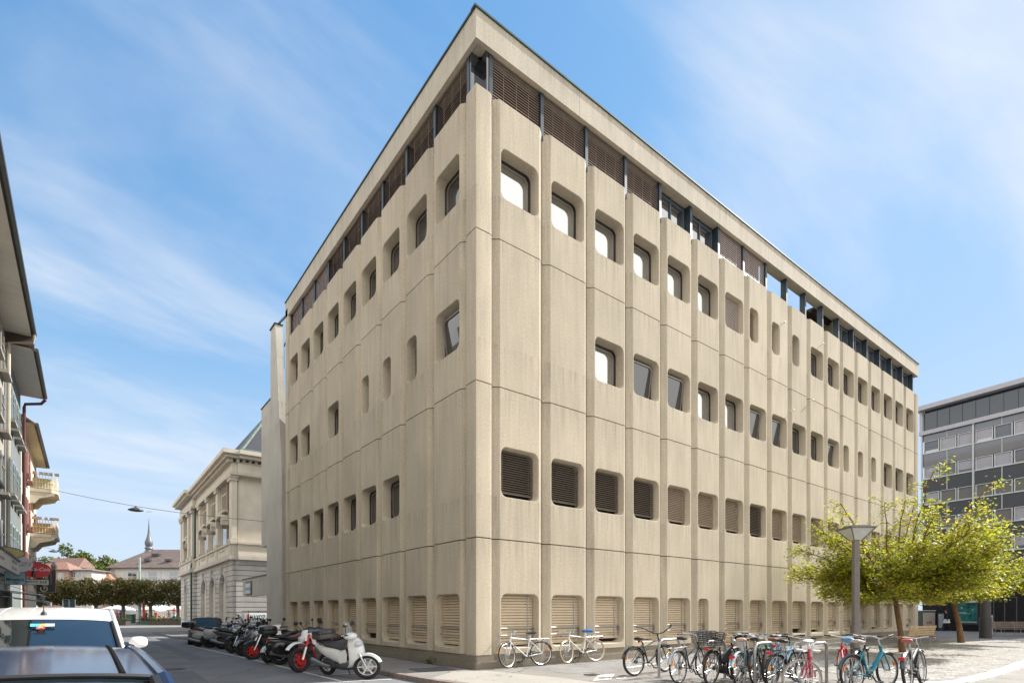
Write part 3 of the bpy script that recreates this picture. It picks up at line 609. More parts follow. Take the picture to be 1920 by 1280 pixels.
def bicycle(label, pos, heading, frame=(.5, .5, .5), kind='diamond', bars='flat', saddle=None, r=.34, tw=.017, fender=None, rack=None, basket=None, battery=None, tail=None, grip=None, lean=0., steer=0., tyre=None, reflect=True, wb=1.04, light=False, rim=None, scale=(1.2, 1.12, 1.0), bottle=False, fatframe=.017, saddle_z=.93, cover=None, rough=.3):
    t = thing('bicycle', label, 'bicycle', (*pos, 0.006), heading, None, lean, scale)
    fm = M('bike_paint_%d_%d_%d' % tuple(int(c * 99) for c in frame), frame, rough, metal=.25, var=.06, coat=.4); gm = grip or blk
    h = wb / 2; BB = Vector((-.075, 0, .275)); RH = Vector((-h, 0, r)); FH = Vector((h, 0, r)); HT = Vector((h - .19, 0, .84)); HB = Vector((h - .145, 0, .69)); ST = Vector((-.215, 0, .76)); SP = Vector((-.245, 0, saddle_z - .05))
    wheel('rear_wheel', t, -h, r, tw, rim or alu, tyre_m=tyre); wheel('front_wheel', t, h, r, tw, rim or alu, tyre_m=tyre, steer=steer)
    b = MB(); q = fatframe
    b.tube([BB, ST], q, 8); b.tube([HT, HB], q * 1.25, 10)
    if kind == 'diamond': b.tube([ST - Vector((0, 0, .03)), HT - Vector((0, 0, .03))], q * .95, 8); b.tube([BB, HB], q * 1.15, 8)
    elif kind == 'step': b.tube([BB, BB + (HB - BB) * .35 + Vector((0, 0, -.03)), HB], q * 2.1, 10); b.tube([BB + Vector((-.05, 0, .14)), BB + (HB - BB) * .3 + Vector((0, 0, .05))], q * .8, 8)
    elif kind == 'mid': b.tube([BB + (ST - BB) * .55, HT - Vector((0, 0, .08))], q * 1.0, 8); b.tube([BB, HB], q * 1.2, 8)
    elif kind == 'cruiser':
        b.tube([ST - Vector((.0, 0, .16)), Vector((-.02, 0, .70)), Vector((.16, 0, .78)), HT - Vector((0, 0, .04))], q, 8); b.tube([RH + Vector((.05, 0, .03)), ST - Vector((0, 0, .2)), Vector((.05, 0, .62)), HB], q * .9, 8); b.tube([BB, Vector((.17, 0, .42)), HB - Vector((0, 0, .02))], q * 1.05, 8)
    for s in (-1, 1):
        o = Vector((0, .055 * s, 0)); b.tube([BB + o * .5, RH + o], q * .62, 6); b.tube([ST - Vector((0, 0, .05)) + o * .3, RH + o], q * .5, 6)
    b.obj('frame', fm, t)
    b = MB(); Rz = Matrix.Translation((HB.x, 0, 0)) @ Matrix.Rotation(steer, 4, 'Z') @ Matrix.Translation((-HB.x, 0, 0))
    for s in (-1, 1):
        o = Vector((0, .05 * s, 0)); b.tube([Rz @ (HB + o * .7), Rz @ (HB + (FH - HB) * .62 + o), Rz @ (FH + o)], [q * .8, q * .75, q * .5], 7)
    b.tube([Rz @ (HB + Vector((0, -.05, 0))), Rz @ (HB + Vector((0, .05, 0)))], q * .9, 8); b.obj('fork', fm if bars != 'flat2' else blk, t)
    if steer:
        for w_ in t.children:
            if w_.name.startswith('front_wheel'): p = Rz @ Vector((h, 0, r)); w_.location = p
    b = MB(); b.tube([BB + (ST - BB) * .95, SP], .0135, 8); b.obj('seat_post', alu if kind != 'cruiser' else blk, t)
    b = MB(); sz = saddle_z; b.loft([sring(-.40, 0, sz + .015, .075, .025), sring(-.36, 0, sz + .012, .088, .038), sring(-.27, 0, sz, .07, .036), sring(-.18, 0, sz - .006, .032, .026), sring(-.12, 0, sz - .008, .018, .016)]); b.obj('saddle', saddle or blk, t)
    if cover:
        b = MB(); b.loft([sring(-.42, 0, sz + .0, .08, .05), sring(-.34, 0, sz + .015, .10, .055), sring(-.22, 0, sz + .008, .065, .05), sring(-.12, 0, sz, .03, .03)]); b.obj('saddle_cover', cover, t)
    b = MB(); SB = HT + Vector((-.03, 0, .12)); b.tube([HT, SB], .015, 8)
    if bars == 'flat' or bars == 'flat2':
        pts = [Vector((SB.x - .05, -.31, SB.z + .03)), Vector((SB.x + .01, -.18, SB.z + .03)), Vector((SB.x + .04, 0, SB.z)), Vector((SB.x + .01, .18, SB.z + .03)), Vector((SB.x - .05, .31, SB.z + .03))]; G_ = [(pts[0], pts[0] + (pts[1] - pts[0]) * .8), (pts[4], pts[4] + (pts[3] - pts[4]) * .8)]
    elif bars == 'city':
        pts = [Vector((SB.x - .22, -.28, SB.z + .06)), Vector((SB.x - .06, -.27, SB.z + .08)), Vector((SB.x + .06, -.14, SB.z + .06)), Vector((SB.x + .07, 0, SB.z)), Vector((SB.x + .06, .14, SB.z + .06)), Vector((SB.x - .06, .27, SB.z + .08)), Vector((SB.x - .22, .28, SB.z + .06))]; G_ = [(pts[0], pts[1]), (pts[6], pts[5])]
    elif bars == 'cruiser':
        pts = [Vector((SB.x - .16, -.40, SB.z + .20)), Vector((SB.x - .03, -.33, SB.z + .17)), Vector((SB.x + .03, -.12, SB.z + .03)), Vector((SB.x + .04, 0, SB.z)), Vector((SB.x + .03, .12, SB.z + .03)), Vector((SB.x - .03, .33, SB.z + .17)), Vector((SB.x - .16, .40, SB.z + .20))]; G_ = [(pts[0], pts[1]), (pts[6], pts[5])]
    else:
        F = lambda s: [Vector((SB.x + .07, .20 * s, SB.z)), Vector((SB.x + .16, .21 * s, SB.z - .01)), Vector((SB.x + .20, .21 * s, SB.z - .07)), Vector((SB.x + .16, .215 * s, SB.z - .13)), Vector((SB.x + .04, .22 * s, SB.z - .145))]
        pts = list(reversed(F(-1))) + [Vector((SB.x + .07, 0, SB.z))] + F(1); G_ = [(pts[0], pts[1]), (pts[-1], pts[-2])]
    T2 = lambda p: Rz @ p
    b.tube([T2(p) for p in pts], .0125, 8); b.obj('handlebar', blk if bars in ('cruiser', 'flat2') else alu, t)
    for g0, g1 in G_:
        b = MB(); b.tube([T2(g0), T2(g1)], .018, 8); b.obj('grip', gm, t)
    b = MB()
    for g0, g1 in G_:
        p = T2(g1); b.tube([p, p + (T2(g0) - p) * .8 + Vector((.07, 0, -.03))], .007, 5)
    b.obj('brake_lever', alu, t)
    b = MB(); b.ring(BB + Vector((0, -.045, 0)), (0, 1, 0), .085, .006, 22, 5)
    for k in range(5): a = 2 * pi * k / 5; b.tube([BB + Vector((0, -.045, 0)), BB + Vector((.085 * cos(a), -.045, .085 * sin(a)))], .006, 5)
    b.tube([BB + Vector((0, -.045, .085)), RH + Vector((0, -.045, .035))], .004, 5); b.tube([BB + Vector((0, -.045, -.085)), RH + Vector((0, -.045, -.035))], .004, 5)
    b.cyl(RH + Vector((0, -.06, 0)), RH + Vector((0, -.03, 0)), .045, n=14); b.obj('drivetrain', grey_pl, t)
    for s, a in ((-1, -.9), (1, 2.24)):
        b = MB(); e = BB + Vector((.165 * cos(a), .075 * s, .165 * sin(a))); b.bar(BB + Vector((0, .07 * s, 0)), e, .016, .022, up=(0, 1, 0)); b.box(e + Vector((0, .055 * s, 0)), (.09, .09, .025)); b.obj('pedal', grey_pl, t)
    if fender:
        for nm, c, a0, a1 in (('rear_fender', RH, .35, 2.9), ('front_fender', FH, .9, 2.6)):
            b = MB(); R_ = r + .03; n = 14; vs = []
            for i in range(n + 1):
                a = a0 + (a1 - a0) * i / n
                for y, dr in ((-.032, -.012), (0, .006), (.032, -.012)): vs.append((c.x + (R_ + dr) * cos(a), y, c.z + (R_ + dr) * sin(a)))
            b.add(vs, [(i * 3 + j, i * 3 + j + 1, i * 3 + j + 4, i * 3 + j + 3) for i in range(n) for j in range(2)])
            b.tube([c + Vector((0, .05, 0)), c + Vector((R_ * cos(a1 * .8), .03, R_ * sin(a1 * .8)))], .004, 4); b.obj(nm, fender, t)
    if rack:
        b = MB(); z = 2 * r + .07
        for s in (-1, 1):
            b.tube([(ST.x - .02, .05 * s, z + .01), (-h - .24, .065 * s, z)], .006, 6); b.tube([RH + Vector((0, .06 * s, 0)), (-h - .09, .065 * s, z)], .006, 6)
        for k in range(4): b.tube([(-h - .22 + k * .12, -.06, z), (-h - .22 + k * .12, .06, z)], .005, 5)
        b.obj('luggage_rack', rack, t)
    if basket:
        bx, mt, front = basket; x = h + .06 if front else -h - .08; z = 2 * r + .26; b = MB()
        for k in range(7):
            zz_ = z - .13 + .26 * k / 6; s = .8 + .2 * k / 6; b.tube([(x - .18 * s, -.20 * s, zz_), (x + .18 * s, -.20 * s, zz_), (x + .18 * s, .20 * s, zz_), (x - .18 * s, .20 * s, zz_)], .007, 4, closed=True)
        for k in range(22):
            a = 2 * pi * k / 22; d = Vector((max(-1, min(1, 1.5 * cos(a))) * .18, max(-1, min(1, 1.5 * sin(a))) * .20, 0)); b.tube([Vector((x, 0, z - .13)) + d * .8, Vector((x, 0, z + .13)) + d], .006, 4)
        b.box((x, 0, z - .13), (.29, .32, .012)); b.obj('basket', mt, t)
    if battery == 'tube': b = MB(); b.bar(BB + (HB - BB) * .18 + Vector((-.03, 0, .06)), BB + (HB - BB) * .80 + Vector((-.03, 0, .06)), .075, .085, up=(0, 1, 0)); b.obj('battery', blk, t); b = MB(); b.cyl(BB + Vector((.0, -.07, .0)), BB + Vector((.0, .07, .0)), .085, n=14); b.obj('motor', blk, t)
    if tail:
        b = MB(); p = {'fender': (-h - .30, .62), 'post': (-.30, .80), 'rack': (-h - .25, 2 * r + .05)}[tail]; b.box((p[0] - .02, 0, p[1]), (.035, .09 if tail != 'post' else .05, .05)); b.obj('tail_light', redl, t)
    if light: b = MB(); b.ell((HT.x + .10, 0, HT.z + .02), (.05, .045, .045), 10, 8); b.obj('headlight', lens, t)
    if reflect:
        for nm, c, a in (('rear_reflector', RH, 2.7), ('front_reflector', FH, .5)):
            b = MB(); p = c + Vector((r * .72 * cos(a), 0, r * .72 * sin(a))); d = Vector((-sin(a), 0, cos(a))) * .045; b.bar(p - d, p + d, .025, .03, up=(0, 1, 0)); b.obj(nm, amber, t)
    if bottle: b = MB(); p = BB + (HB - BB) * .45 + Vector((-.05, 0, .06)); d = (HB - BB).normalized(); b.cyl(p - d * .09, p + d * .09, .036, n=10); b.obj('bottle', clear('bottle_plastic', (.6, .75, .85), .7), t)
    return t
W_ = (.72, .72, .70)
bicycle('silver touring bicycle with orange reflectors leaning at the first shuttered window', (1.42, -.28), rad(180), (.66, .66, .66), 'diamond', 'drop', fender=alu, rack=alu, lean=rad(7), steer=rad(20), grip=blk, saddle_z=.92)
bicycle('white racing bicycle with a blue saddle cover leaning at the second shuttered window', (3.62, -.26), rad(179), W_, 'diamond', 'drop', rack=alu, lean=rad(6), steer=rad(20), cover=M('blue_cover', (.02, .14, .42), .45, var=.15), tail='rack', tyre=M('gum_tyre', (.42, .30, .18), .7), reflect=False, saddle_z=.93)
bicycle('black cruiser bicycle with swept-up handlebars beside the first steel rack', (2.76, -3.50), rad(5), (.03, .035, .035), 'cruiser', 'cruiser', r=.335, tw=.026, fender=blkg, tail='post', lean=rad(-4), saddle_z=.86, scale=(1.28, 1.15, 1.0), steer=rad(6))
bicycle('black city bicycle with a wire basket behind the saddle', (2.36, -4.92), rad(10), (.05, .055, .055), 'mid', 'city', fender=M('grey_fender', (.42, .46, .48), .3, metal=.4), rack=alu, lean=rad(-3), basket=(1, M('grey_wicker', (.16, .15, .145), .8, var=.3, sc=30), True))
bicycle('black electric bicycle with a grey crate basket and red tail light', (2.74, -5.42), rad(10), (.035, .037, .04), 'mid', 'city', r=.35, tw=.024, fender=blk, rack=blk, tail='rack', battery='tube', light=True, basket=(1, M('black_mesh', (.06, .06, .062), .7, var=.25, sc=30), False), lean=rad(3))
bicycle('pale blue ladies bicycle with a tan saddle and a red rear reflector', (2.86, -5.98), rad(12), (.36, .55, .62), 'step', 'city', saddle=M('tan_saddle', (.55, .36, .27), .5), fender=M('blue_fender', (.45, .62, .74), .25, metal=.3), tail='fender', lean=rad(-3), fatframe=.0125)
bicycle('dark blue bicycle with a silver saddle parked behind the second rack', (4.55, -5.70), rad(192), (.02, .12, .33), 'diamond', 'flat', tw=.024, lean=rad(3), saddle=M('silver_saddle', (.62, .56, .54), .4), reflect=False)
bicycle('light blue mountain bicycle with a bottle and a brown saddle', (3.43, -6.42), rad(4), (.22, .50, .66), 'mid', 'flat2', r=.335, tw=.028, saddle=leather, lean=rad(-4), tail='post', bottle=True, rim=blk)
bicycle('red racing bicycle with white drop bars and its front wheel turned', (2.46, -7.38), rad(205), (.48, .025, .06), 'diamond', 'drop', grip=M('white_tape', (.78, .72, .68), .6), tyre=M('grey_gum_tyre', (.30, .27, .22), .7), lean=rad(3), steer=rad(-58), saddle=M('white_saddle', (.7, .66, .64), .5), reflect=False)
bicycle('slim red bicycle with a blue plastic saddle bag behind the racing bicycle', (4.35, -7.18), rad(28), (.55, .02, .05), 'diamond', 'flat', lean=rad(2), cover=M('blue_bag', (.08, .22, .40), .35), tail='fender', reflect=False)
bicycle('teal step-through city bicycle with a grey saddle', (4.0, -7.82), rad(-8), (.015, .20, .26), 'step', 'city', fender=M('teal_dark_fender', (.05, .08, .09), .3), tw=.022, saddle=M('taupe_saddle', (.45, .38, .34), .5), lean=rad(-3), fatframe=.0205)
bicycle('grey electric bicycle with tan grips and a red tail light, rightmost of the row', (5.02, -8.26), rad(6), (.22, .21, .20), 'mid', 'flat', grip=leather, saddle=M('red_brown_saddle', (.42, .08, .05), .45), fender=M('navy_fender', (.04, .06, .085), .35), tail='fender', r=.35, tw=.026, battery='tube', lean=rad(-4), fatframe=.024, reflect=False)
bicycle('black mountain bicycle with fat tyres and a dangling cable lock', (3.75, -5.45), rad(8), (.04, .04, .045), 'mid', 'flat2', r=.335, tw=.03, lean=rad(4), rim=blk, reflect=False, saddle_z=.9)
bicycle('dark green city bicycle with a black saddle crowded among the blue ones', (3.35, -6.02), rad(14), (.03, .09, .06), 'diamond', 'city', fender=blk, rack=blk, lean=rad(-5), light=True)
bicycle('grey trekking bicycle with a black rack beside the mountain bicycle', (3.0, -6.72), rad(2), (.20, .21, .22), 'diamond', 'flat', fender=blk, rack=blk, lean=rad(3), tail='rack', light=True)
bicycle('black trekking bicycle half hidden behind the teal bicycle', (5.0, -7.25), rad(12), (.03, .03, .035), 'diamond', 'flat', fender=blk, rack=blk, lean=rad(3), reflect=False)
# steel rack hoops
def hoop(x, y, rz, label, w_=.88, h_=.86):
    t = thing('bike_rack', label, 'bike rack', (x, y, .004), rz, 'steel bicycle racks on the plaza'); b = MB(); q = w_ / 2
    b.tube([(-q, 0, 0), (-q, 0, h_ - .16)] + [(-q + .16 * (1 - cos(a)), 0, h_ - .16 + .16 * sin(a)) for a in (rad(22), rad(45), rad(67), rad(90))] + [(q - .16 * (1 - cos(a)), 0, h_ - .16 + .16 * sin(a)) for a in (rad(90), rad(67), rad(45), rad(22))] + [(q, 0, h_ - .16), (q, 0, 0)], .032, 12); b.obj('hoop', galv, t)
    for s in (-q, q): b = MB(); b.cyl((s, 0, 0), (s, 0, .012), .085, n=16); b.obj('base_plate', galv, t)
hoop(2.72, -4.07, rad(5), 'steel rack hoop nearest the cruiser bicycle')
hoop(2.9, -5.15, rad(5), 'steel rack hoop between the two basket bicycles')
hoop(3.0, -6.2, rad(5), 'steel rack hoop beside the pale blue ladies bicycle')
hoop(3.9, -6.9, rad(5), 'steel rack hoop between the red bicycles and the mountain bicycle')

def scooter(label, pos, heading, col, lean=0., steer=0., seat=None, r=.27, tw=.055, rimm=None, topcase=None, screen=None, panniers=False, classic=False, scale=(1.12, 1.08, 1.0), sharp=False, fork_m=None, cat='scooter', spokes=6, tc=(-.95, 1.0)):
    t = thing('scooter', label, cat, (*pos, -.098), heading, None, lean, scale)
    pm = M('scooter_paint_%d_%d_%d' % tuple(int(c * 99) for c in col), col, .22, var=.05, coat=.7); seat = seat or blk; rimm = rimm or alu
    fx = .66; wheel('rear_wheel', t, -.62, r * .96, tw, rimm, 'cast', n=26); fw = wheel('front_wheel', t, fx, r, tw * .9, rimm, 'cast', n=28, nsp=spokes); fw.rotation_euler = (0, 0, steer)
    Rz = Matrix.Translation((fx - .06, 0, 0)) @ Matrix.Rotation(steer, 4, 'Z') @ Matrix.Translation((-fx + .06, 0, 0)); fw.location = Rz @ Vector((fx, 0, r))
    b = MB()
    for s in (-1, 1): b.tube([Rz @ Vector((fx, .085 * s, r)), Rz @ Vector((fx - .13, .085 * s, .62))], .024, 8)
    b.obj('fork', fork_m or alu, t)
    b = MB(); n = 12; vs = []; R_ = r + .035
    for i in range(n + 1):
        a = .35 + 2.2 * i / n
        for y, dr in ((-.075, -.05), (-.05, 0), (0, .012), (.05, 0), (.075, -.05)): vs.append(Rz @ Vector((fx + (R_ + dr) * cos(a), y, r + (R_ + dr) * sin(a))))
    b.add(vs, [(i * 5 + j, i * 5 + j + 1, i * 5 + j + 6, i * 5 + j + 5) for i in range(n) for j in range(4)]); b.obj('front_fender', pm, t)
    b = MB()   # leg shield with a nose
    wd = .20 if not classic else .23
    st = [(.30, .27, wd * .75), (.40, .36, wd * .9), (.44, .52, wd), (.43, .70, wd), (.40, .86, wd * .9), (.36, .97, wd * .6)]; rings = []
    for x, z, q in st:
        nose = .11 if .4 < z < .9 else .05
        rings.append([(x - .06, -q, z), (x + .02, -q * .9, z), (x + nose, -q * .45, z), (x + nose + .03, 0, z), (x + nose, q * .45, z), (x + .02, q * .9, z), (x - .06, q, z), (x - .05, q * .4, z), (x - .05, -q * .4, z)])
    b.loft(rings); b.obj('leg_shield', pm, t, ang=50)
    b = MB(); b.loft([sring(.34, 0, .27, .15, .05), sring(.1, 0, .25, .16, .06), sring(-.2, 0, .28, .15, .08)]); b.obj('floorboard', grey_pl, t)
    b = MB(); kx_ = 1.0 if not sharp else 1.05
    sbody(b, [(-.08, .50, .12, .20), (-.2, .55, .16, .20), (-.42, .60, .185 * kx_, .17), (-.64, .66, .16, .13), (-.85, .72, .10, .07), (-.95, .76, .05, .03)], .8); b.obj('rear_body', pm, t, ang=50)
    if classic:
        for s in (-1, 1): b = MB(); b.ell((-.52, .15 * s, .52), (.26, .10, .17), 14, 10); b.obj('side_cowl', pm, t)
    b = MB(); b.loft([sring(-.06, 0, .70, .09, .05), sring(-.22, 0, .755, .15, .06), sring(-.45, 0, .78, .165, .06), sring(-.55, 0, .84, .15, .06), sring(-.80, 0, .86, .12, .05), sring(-.90, 0, .86, .05, .03)]); b.obj('seat', seat, t, ang=50)
    b = MB(); b.box((-.45, .0, .33), (.4, .16, .2)); b.ell((-.58, .1, .30), (.17, .07, .11)); b.obj('engine', engine_m, t)
    b = MB(); b.tube([(-.35, -.12, .26), (-.52, -.15, .28), (-.92, -.17, .40)], [.03, .055, .06], 12); b.obj('exhaust', M('muffler_steel', (.32, .34, .36), .3, metal=.8), t)
    b = MB(); b.ell(Rz @ Vector((.36, 0, 1.03)), (.12, .16, .085), 14, 10); b.obj('handlebar_cover', pm, t)
    b = MB(); hz = 1.06
    for s in (-1, 1): b.tube([Rz @ Vector((.34, .1 * s, hz)), Rz @ Vector((.28, .24 * s, hz + .02)), Rz @ Vector((.24, .36 * s, hz + .01))], .018, 8)
    b.obj('handlebar', blk, t)
    for s in (-1, 1):
        b = MB(); p = Rz @ Vector((.32, .2 * s, hz + .02)); q = Rz @ Vector((.34, .33 * s, hz + .22)); b.tube([p, q], .008, 6); b.ell(q + Vector((0, 0, .03)), (.02, .065, .045), 12, 8); b.obj('mirror', blk, t)
    b = MB()
    if sharp: b.add([(.56, -.02, .70), (.50, -.17, .84), (.52, -.15, .78), (.56, .02, .70), (.50, .17, .84), (.52, .15, .78)], [(0, 1, 2), (3, 4, 5)]); b.box((.55, 0, .72), (.03, .12, .05))
    else: b.ell(Rz @ Vector((.46 if classic else .52, 0, 1.03 if classic else .84)), (.05, .085 if classic else .11, .07), 12, 8)
    b.obj('headlight', lens, t)
    b = MB(); b.box((-.93, 0, .74), (.05, .14, .05)); b.obj('tail_light', redl, t)
    if screen:
        hgt, mt = screen; b = MB(); b.grid(lambda u, v: tuple(Rz @ Vector((.45 - .10 * v - .10 * (2 * u - 1) ** 2, (.17 + .03 * v) * (2 * u - 1) * (1 - .25 * v * v), 1.02 + hgt * v))), 10, 6); b.obj('windscreen', mt, t)
    if topcase:
        b = MB(); tx, z = tc; b.ell((tx, 0, z), (.22, .24, .085), 16, 8, p=.55); c_ = b.obj('top_case', topcase[0], t)
        b = MB(); b.ell((tx, 0, z + .085), (.215, .235, .10), 16, 8, p=.55); b.obj('lid', topcase[1], c_)
        b = MB(); b.tube([(-.75, .08, .84), (tx - .02, .08, z - .08)], .012, 6); b.tube([(-.75, -.08, .84), (tx - .02, -.08, z - .08)], .012, 6); b.obj('luggage_rack', blk, t)
    if panniers:
        for s in (-1, 1): b = MB(); b.ell((-.66, .24 * s, .56), (.26, .12, .19), 16, 10, p=.75); b.obj('pannier', blkg, t)
    b = MB(); b.tube([(-.1, .12, .26), (-.16, .24, .0)], .012, 6); b.obj('side_stand', blk, t)
    return t
def motorcycle(label, pos, heading, col, lean=0., steer=0., rimm=None, forkm=None, fairing=False, screen=None, cases=False, offroad=False, scale=(1.12, 1.08, 1.0), seat=None, tank=None, topcase=False):
    t = thing('motorcycle', label, 'motorcycle', (*pos, -.098), heading, None, lean, scale)
    pm = M('moto_paint_%d_%d_%d' % tuple(int(c * 99) for c in col), col, .22, var=.05, coat=.7); tm = tank or pm; r = .31 if not offroad else .33; rimm = rimm or blk; seat = seat or blk; fx = .72
    wheel('rear_wheel', t, -.68, .31, .075, rimm, 'cast', n=26); fw = wheel('front_wheel', t, fx, r, .06, rimm, 'cast', n=28, nsp=7)
    Rz = Matrix.Translation((.48, 0, 0)) @ Matrix.Rotation(steer, 4, 'Z') @ Matrix.Translation((-.48, 0, 0)); fw.location = Rz @ Vector((fx, 0, r)); fw.rotation_euler = (0, 0, steer)
    for s in (-1, 1):
        b = MB(); A, Bp = Rz @ Vector((fx, .11 * s, r)), Rz @ Vector((.40, .11 * s, .98)); mid = A + (Bp - A) * .5; b.tube([A, mid], .036 if offroad else .028, 10); f_ = b.obj('fork_leg', alu, t); b = MB(); b.tube([mid, Bp], .03, 10); b.obj('fork_tube', forkm or chrome, f_)
    b = MB(); n = 10; vs = []; R_ = r + (.04 if not offroad else .16)
    for i in range(n + 1):
        a = .7 + 1.5 * i / n
        for y, dr in ((-.075, -.04), (0, .012), (.075, -.04)): vs.append(Rz @ Vector((fx + (R_ + dr) * cos(a), y, r + (R_ + dr) * sin(a))))
    b.add(vs, [(i * 3 + j, i * 3 + j + 1, i * 3 + j + 4, i * 3 + j + 3) for i in range(n) for j in range(2)]); b.obj('front_fender', pm, t)
    b = MB(); zt = .84 if not offroad else .92; sbody(b, [(.34, zt - .02, .06, .07), (.24, zt, .14, .12), (.05, zt, .16, .13), (-.12, zt - .05, .11, .09), (-.2, zt - .08, .06, .04)], .8); b.obj('fuel_tank', tm, t, ang=50)
    b = MB(); b.loft([sring(-.14, 0, zt - .08, .08, .04), sring(-.3, 0, zt - .10, .14, .045), sring(-.55, 0, zt - .07, .13, .045), sring(-.62, 0, zt - .01, .12, .05), sring(-.88, 0, zt + .03, .08, .04)]); b.obj('seat', seat, t, ang=50)
    b = MB(); sbody(b, [(-.35, zt - .17, .10, .06), (-.65, zt - .10, .11, .06), (-.9, zt - .03, .07, .04), (-1.02, zt + .01, .03, .02)], .8); b.obj('tail', pm, t, ang=50)
    b = MB(); b.box((.06, 0, .42), (.42, .30, .30)); b.ell((.16, 0, .60), (.16, .15, .15), p=.7); b.cyl((-.05, -.2, .36), (-.05, .2, .36), .11, n=14); b.obj('engine', engine_m, t)
    b = MB()
    for s in (-1, 1): b.tube([(.38, .05 * s, .92), (.2, .14 * s, .68), (-.2, .14 * s, .5), (-.68, .12 * s, .31)], .026, 8); b.tube([(-.18, .13 * s, .55), (-.62, .11 * s, .76)], .018, 6); b.tube([(.36, .06 * s, .85), (.3, .13 * s, .4), (.0, .13 * s, .24), (-.22, .13 * s, .38)], .018, 6)
    b.obj('frame', M('frame_red', (.55, .02, .02), .4) if offroad else blk, t)
    b = MB(); b.tube([(.3, -.12, .5), (.3, -.14, .26), (-.1, -.16, .22), (-.4, -.18, .3), (-.85, -.2, .46 if not offroad else .7)], [.022, .022, .024, .05, .055], 10); b.obj('exhaust', M('muffler_steel'), t)
    hz = 1.06 if not offroad else 1.12; b = MB()
    pts = [Rz @ Vector((.22, s * .38, hz)) if abs(s) == 1 else Rz @ Vector((.32, s * .3, hz + .02)) for s in (-1, -.6, .6, 1)]; b.tube(pts, .014, 8); b.obj('handlebar', blk, t)
    for s in (-1, 1):
        b = MB(); p, q = Rz @ Vector((.27, .28 * s, hz)), Rz @ Vector((.30, .40 * s, hz + .20)); b.tube([p, q], .008, 6); b.ell(q + Vector((0, 0, .03)), (.02, .075, .045), 12, 8); b.obj('mirror', blk, t)
    if fairing:
        b = MB(); sbody(b, [(.20, .78, .24, .2), (.42, .84, .23, .19), (.58, .86, .17, .14), (.70, .84, .07, .06)], .8); b.obj('fairing', pm, t, ang=50)
    elif offroad:
        b = MB(); b.grid(lambda u, v: tuple(Rz @ Vector((.58 - .10 * v - .06 * (2 * u - 1) ** 2, (.13 - .03 * v) * (2 * u - 1), .82 + .30 * v))), 8, 5); b.obj('number_plate_fairing', M('white_plastic', (.78, .78, .77), .4, var=.03), t)
        for s in (-1, 1): b = MB(); b.add([(.42, .14 * s, .98), (.45, .2 * s, .72), (.2, .2 * s, .62), (.05, .17 * s, .80)], [(0, 1, 2, 3)]); b.obj('shroud', M('white_plastic'), t)
    b = MB(); b.ell(Rz @ Vector((.56 if not fairing else .70, 0, .88)), (.07, .10, .09), 14, 10); b.obj('headlight', lens, t)
    b = MB(); b.box((-1.0, 0, zt - .04), (.04, .12, .05)); b.obj('tail_light', redl, t)
    if screen: b = MB(); b.grid(lambda u, v: tuple(Rz @ Vector((.56 - .25 * v - .12 * (2 * u - 1) ** 2, (.20 + .05 * v) * (2 * u - 1) * (1 - .35 * v * v), .98 + screen[0] * v))), 10, 8); b.obj('windscreen', screen[1], t)
    if cases:
        for s in (-1, 1): b = MB(); b.ell((-.62, .30 * s, .62), (.28, .13, .2), 16, 10, p=.6); b.obj('pannier', pm, t)
    if topcase: b = MB(); b.ell((-.98, 0, 1.04), (.2, .22, .15), 16, 10, p=.65); b.obj('top_case', blkg, t)
    b = MB(); b.tube([(-.05, .13, .28), (-.1, .30, .0)], .014, 6); b.obj('side_stand', blk, t)
    return t
smoke = clear('smoked_lid', (.06, .06, .065), .88, .08); tint = clear('tinted_screen', (.10, .11, .12), .45); cl = clear('clear_screen', (.75, .8, .85), .16)
scooter('white large-wheel scooter with a smoked top case, nearest of the parked row', (-3.02, 1.24), rad(-74), (.80, .81, .80), lean=rad(5), steer=rad(38), r=.29, tw=.05, seat=M('anthracite_seat', (.05, .05, .055), .6), topcase=(M('case_brown', (.10, .085, .08), .4), smoke), screen=(.34, cl), tc=(-.66, .98), scale=(1.2, 1.1, 1.02), rimm=M('white_rim', (.75, .76, .77), .35, metal=.3))
motorcycle('white and red supermoto with bright red fork tubes and a red front wheel', (-2.95, 3.50), rad(222), (.78, .78, .77), lean=rad(8), steer=rad(-14), rimm=M('red_rim', (.55, .015, .02), .35, var=.1), forkm=M('red_fork', (.60, .015, .02), .3), offroad=True, tank=M('white_plastic', (.78, .78, .77), .4, var=.03))
scooter('black scooter with a round black top case and bulging side panniers', (-2.72, 5.66), rad(4), (.028, .03, .036), lean=rad(4), topcase=(blk, blkg), panniers=True, classic=True, tw=.055, scale=(1.15, 1.1, 1.02), rimm=blk, fork_m=blk)
scooter('plain white retro scooter with its nose towards the street', (-2.95, 6.55), rad(206), (.80, .79, .77), lean=rad(4), steer=rad(12), classic=True, seat=leather, screen=(.14, M('white_visor', (.75, .72, .70), .3, var=.03)), rimm=grey_pl, r=.25, scale=(1.12, 1.12, 1.04))
motorcycle('black naked motorcycle with red wheel rims', (-2.9, 8.30), rad(204), (.03, .032, .036), lean=rad(7), steer=rad(-10), rimm=M('red_rim'), forkm=alu, topcase=False)
scooter('dark grey maxi scooter with a sharp V-shaped nose', (-2.85, 10.15), rad(197), (.055, .062, .07), lean=rad(4), sharp=True, r=.27, tw=.06, screen=(.18, tint), rimm=blk, fork_m=blk, scale=(1.15, 1.25, 1.02))
motorcycle('matt black motorcycle between two dark scooters', (-2.85, 12.05), rad(200), (.025, .025, .028), lean=rad(7), steer=rad(12), forkm=blk)
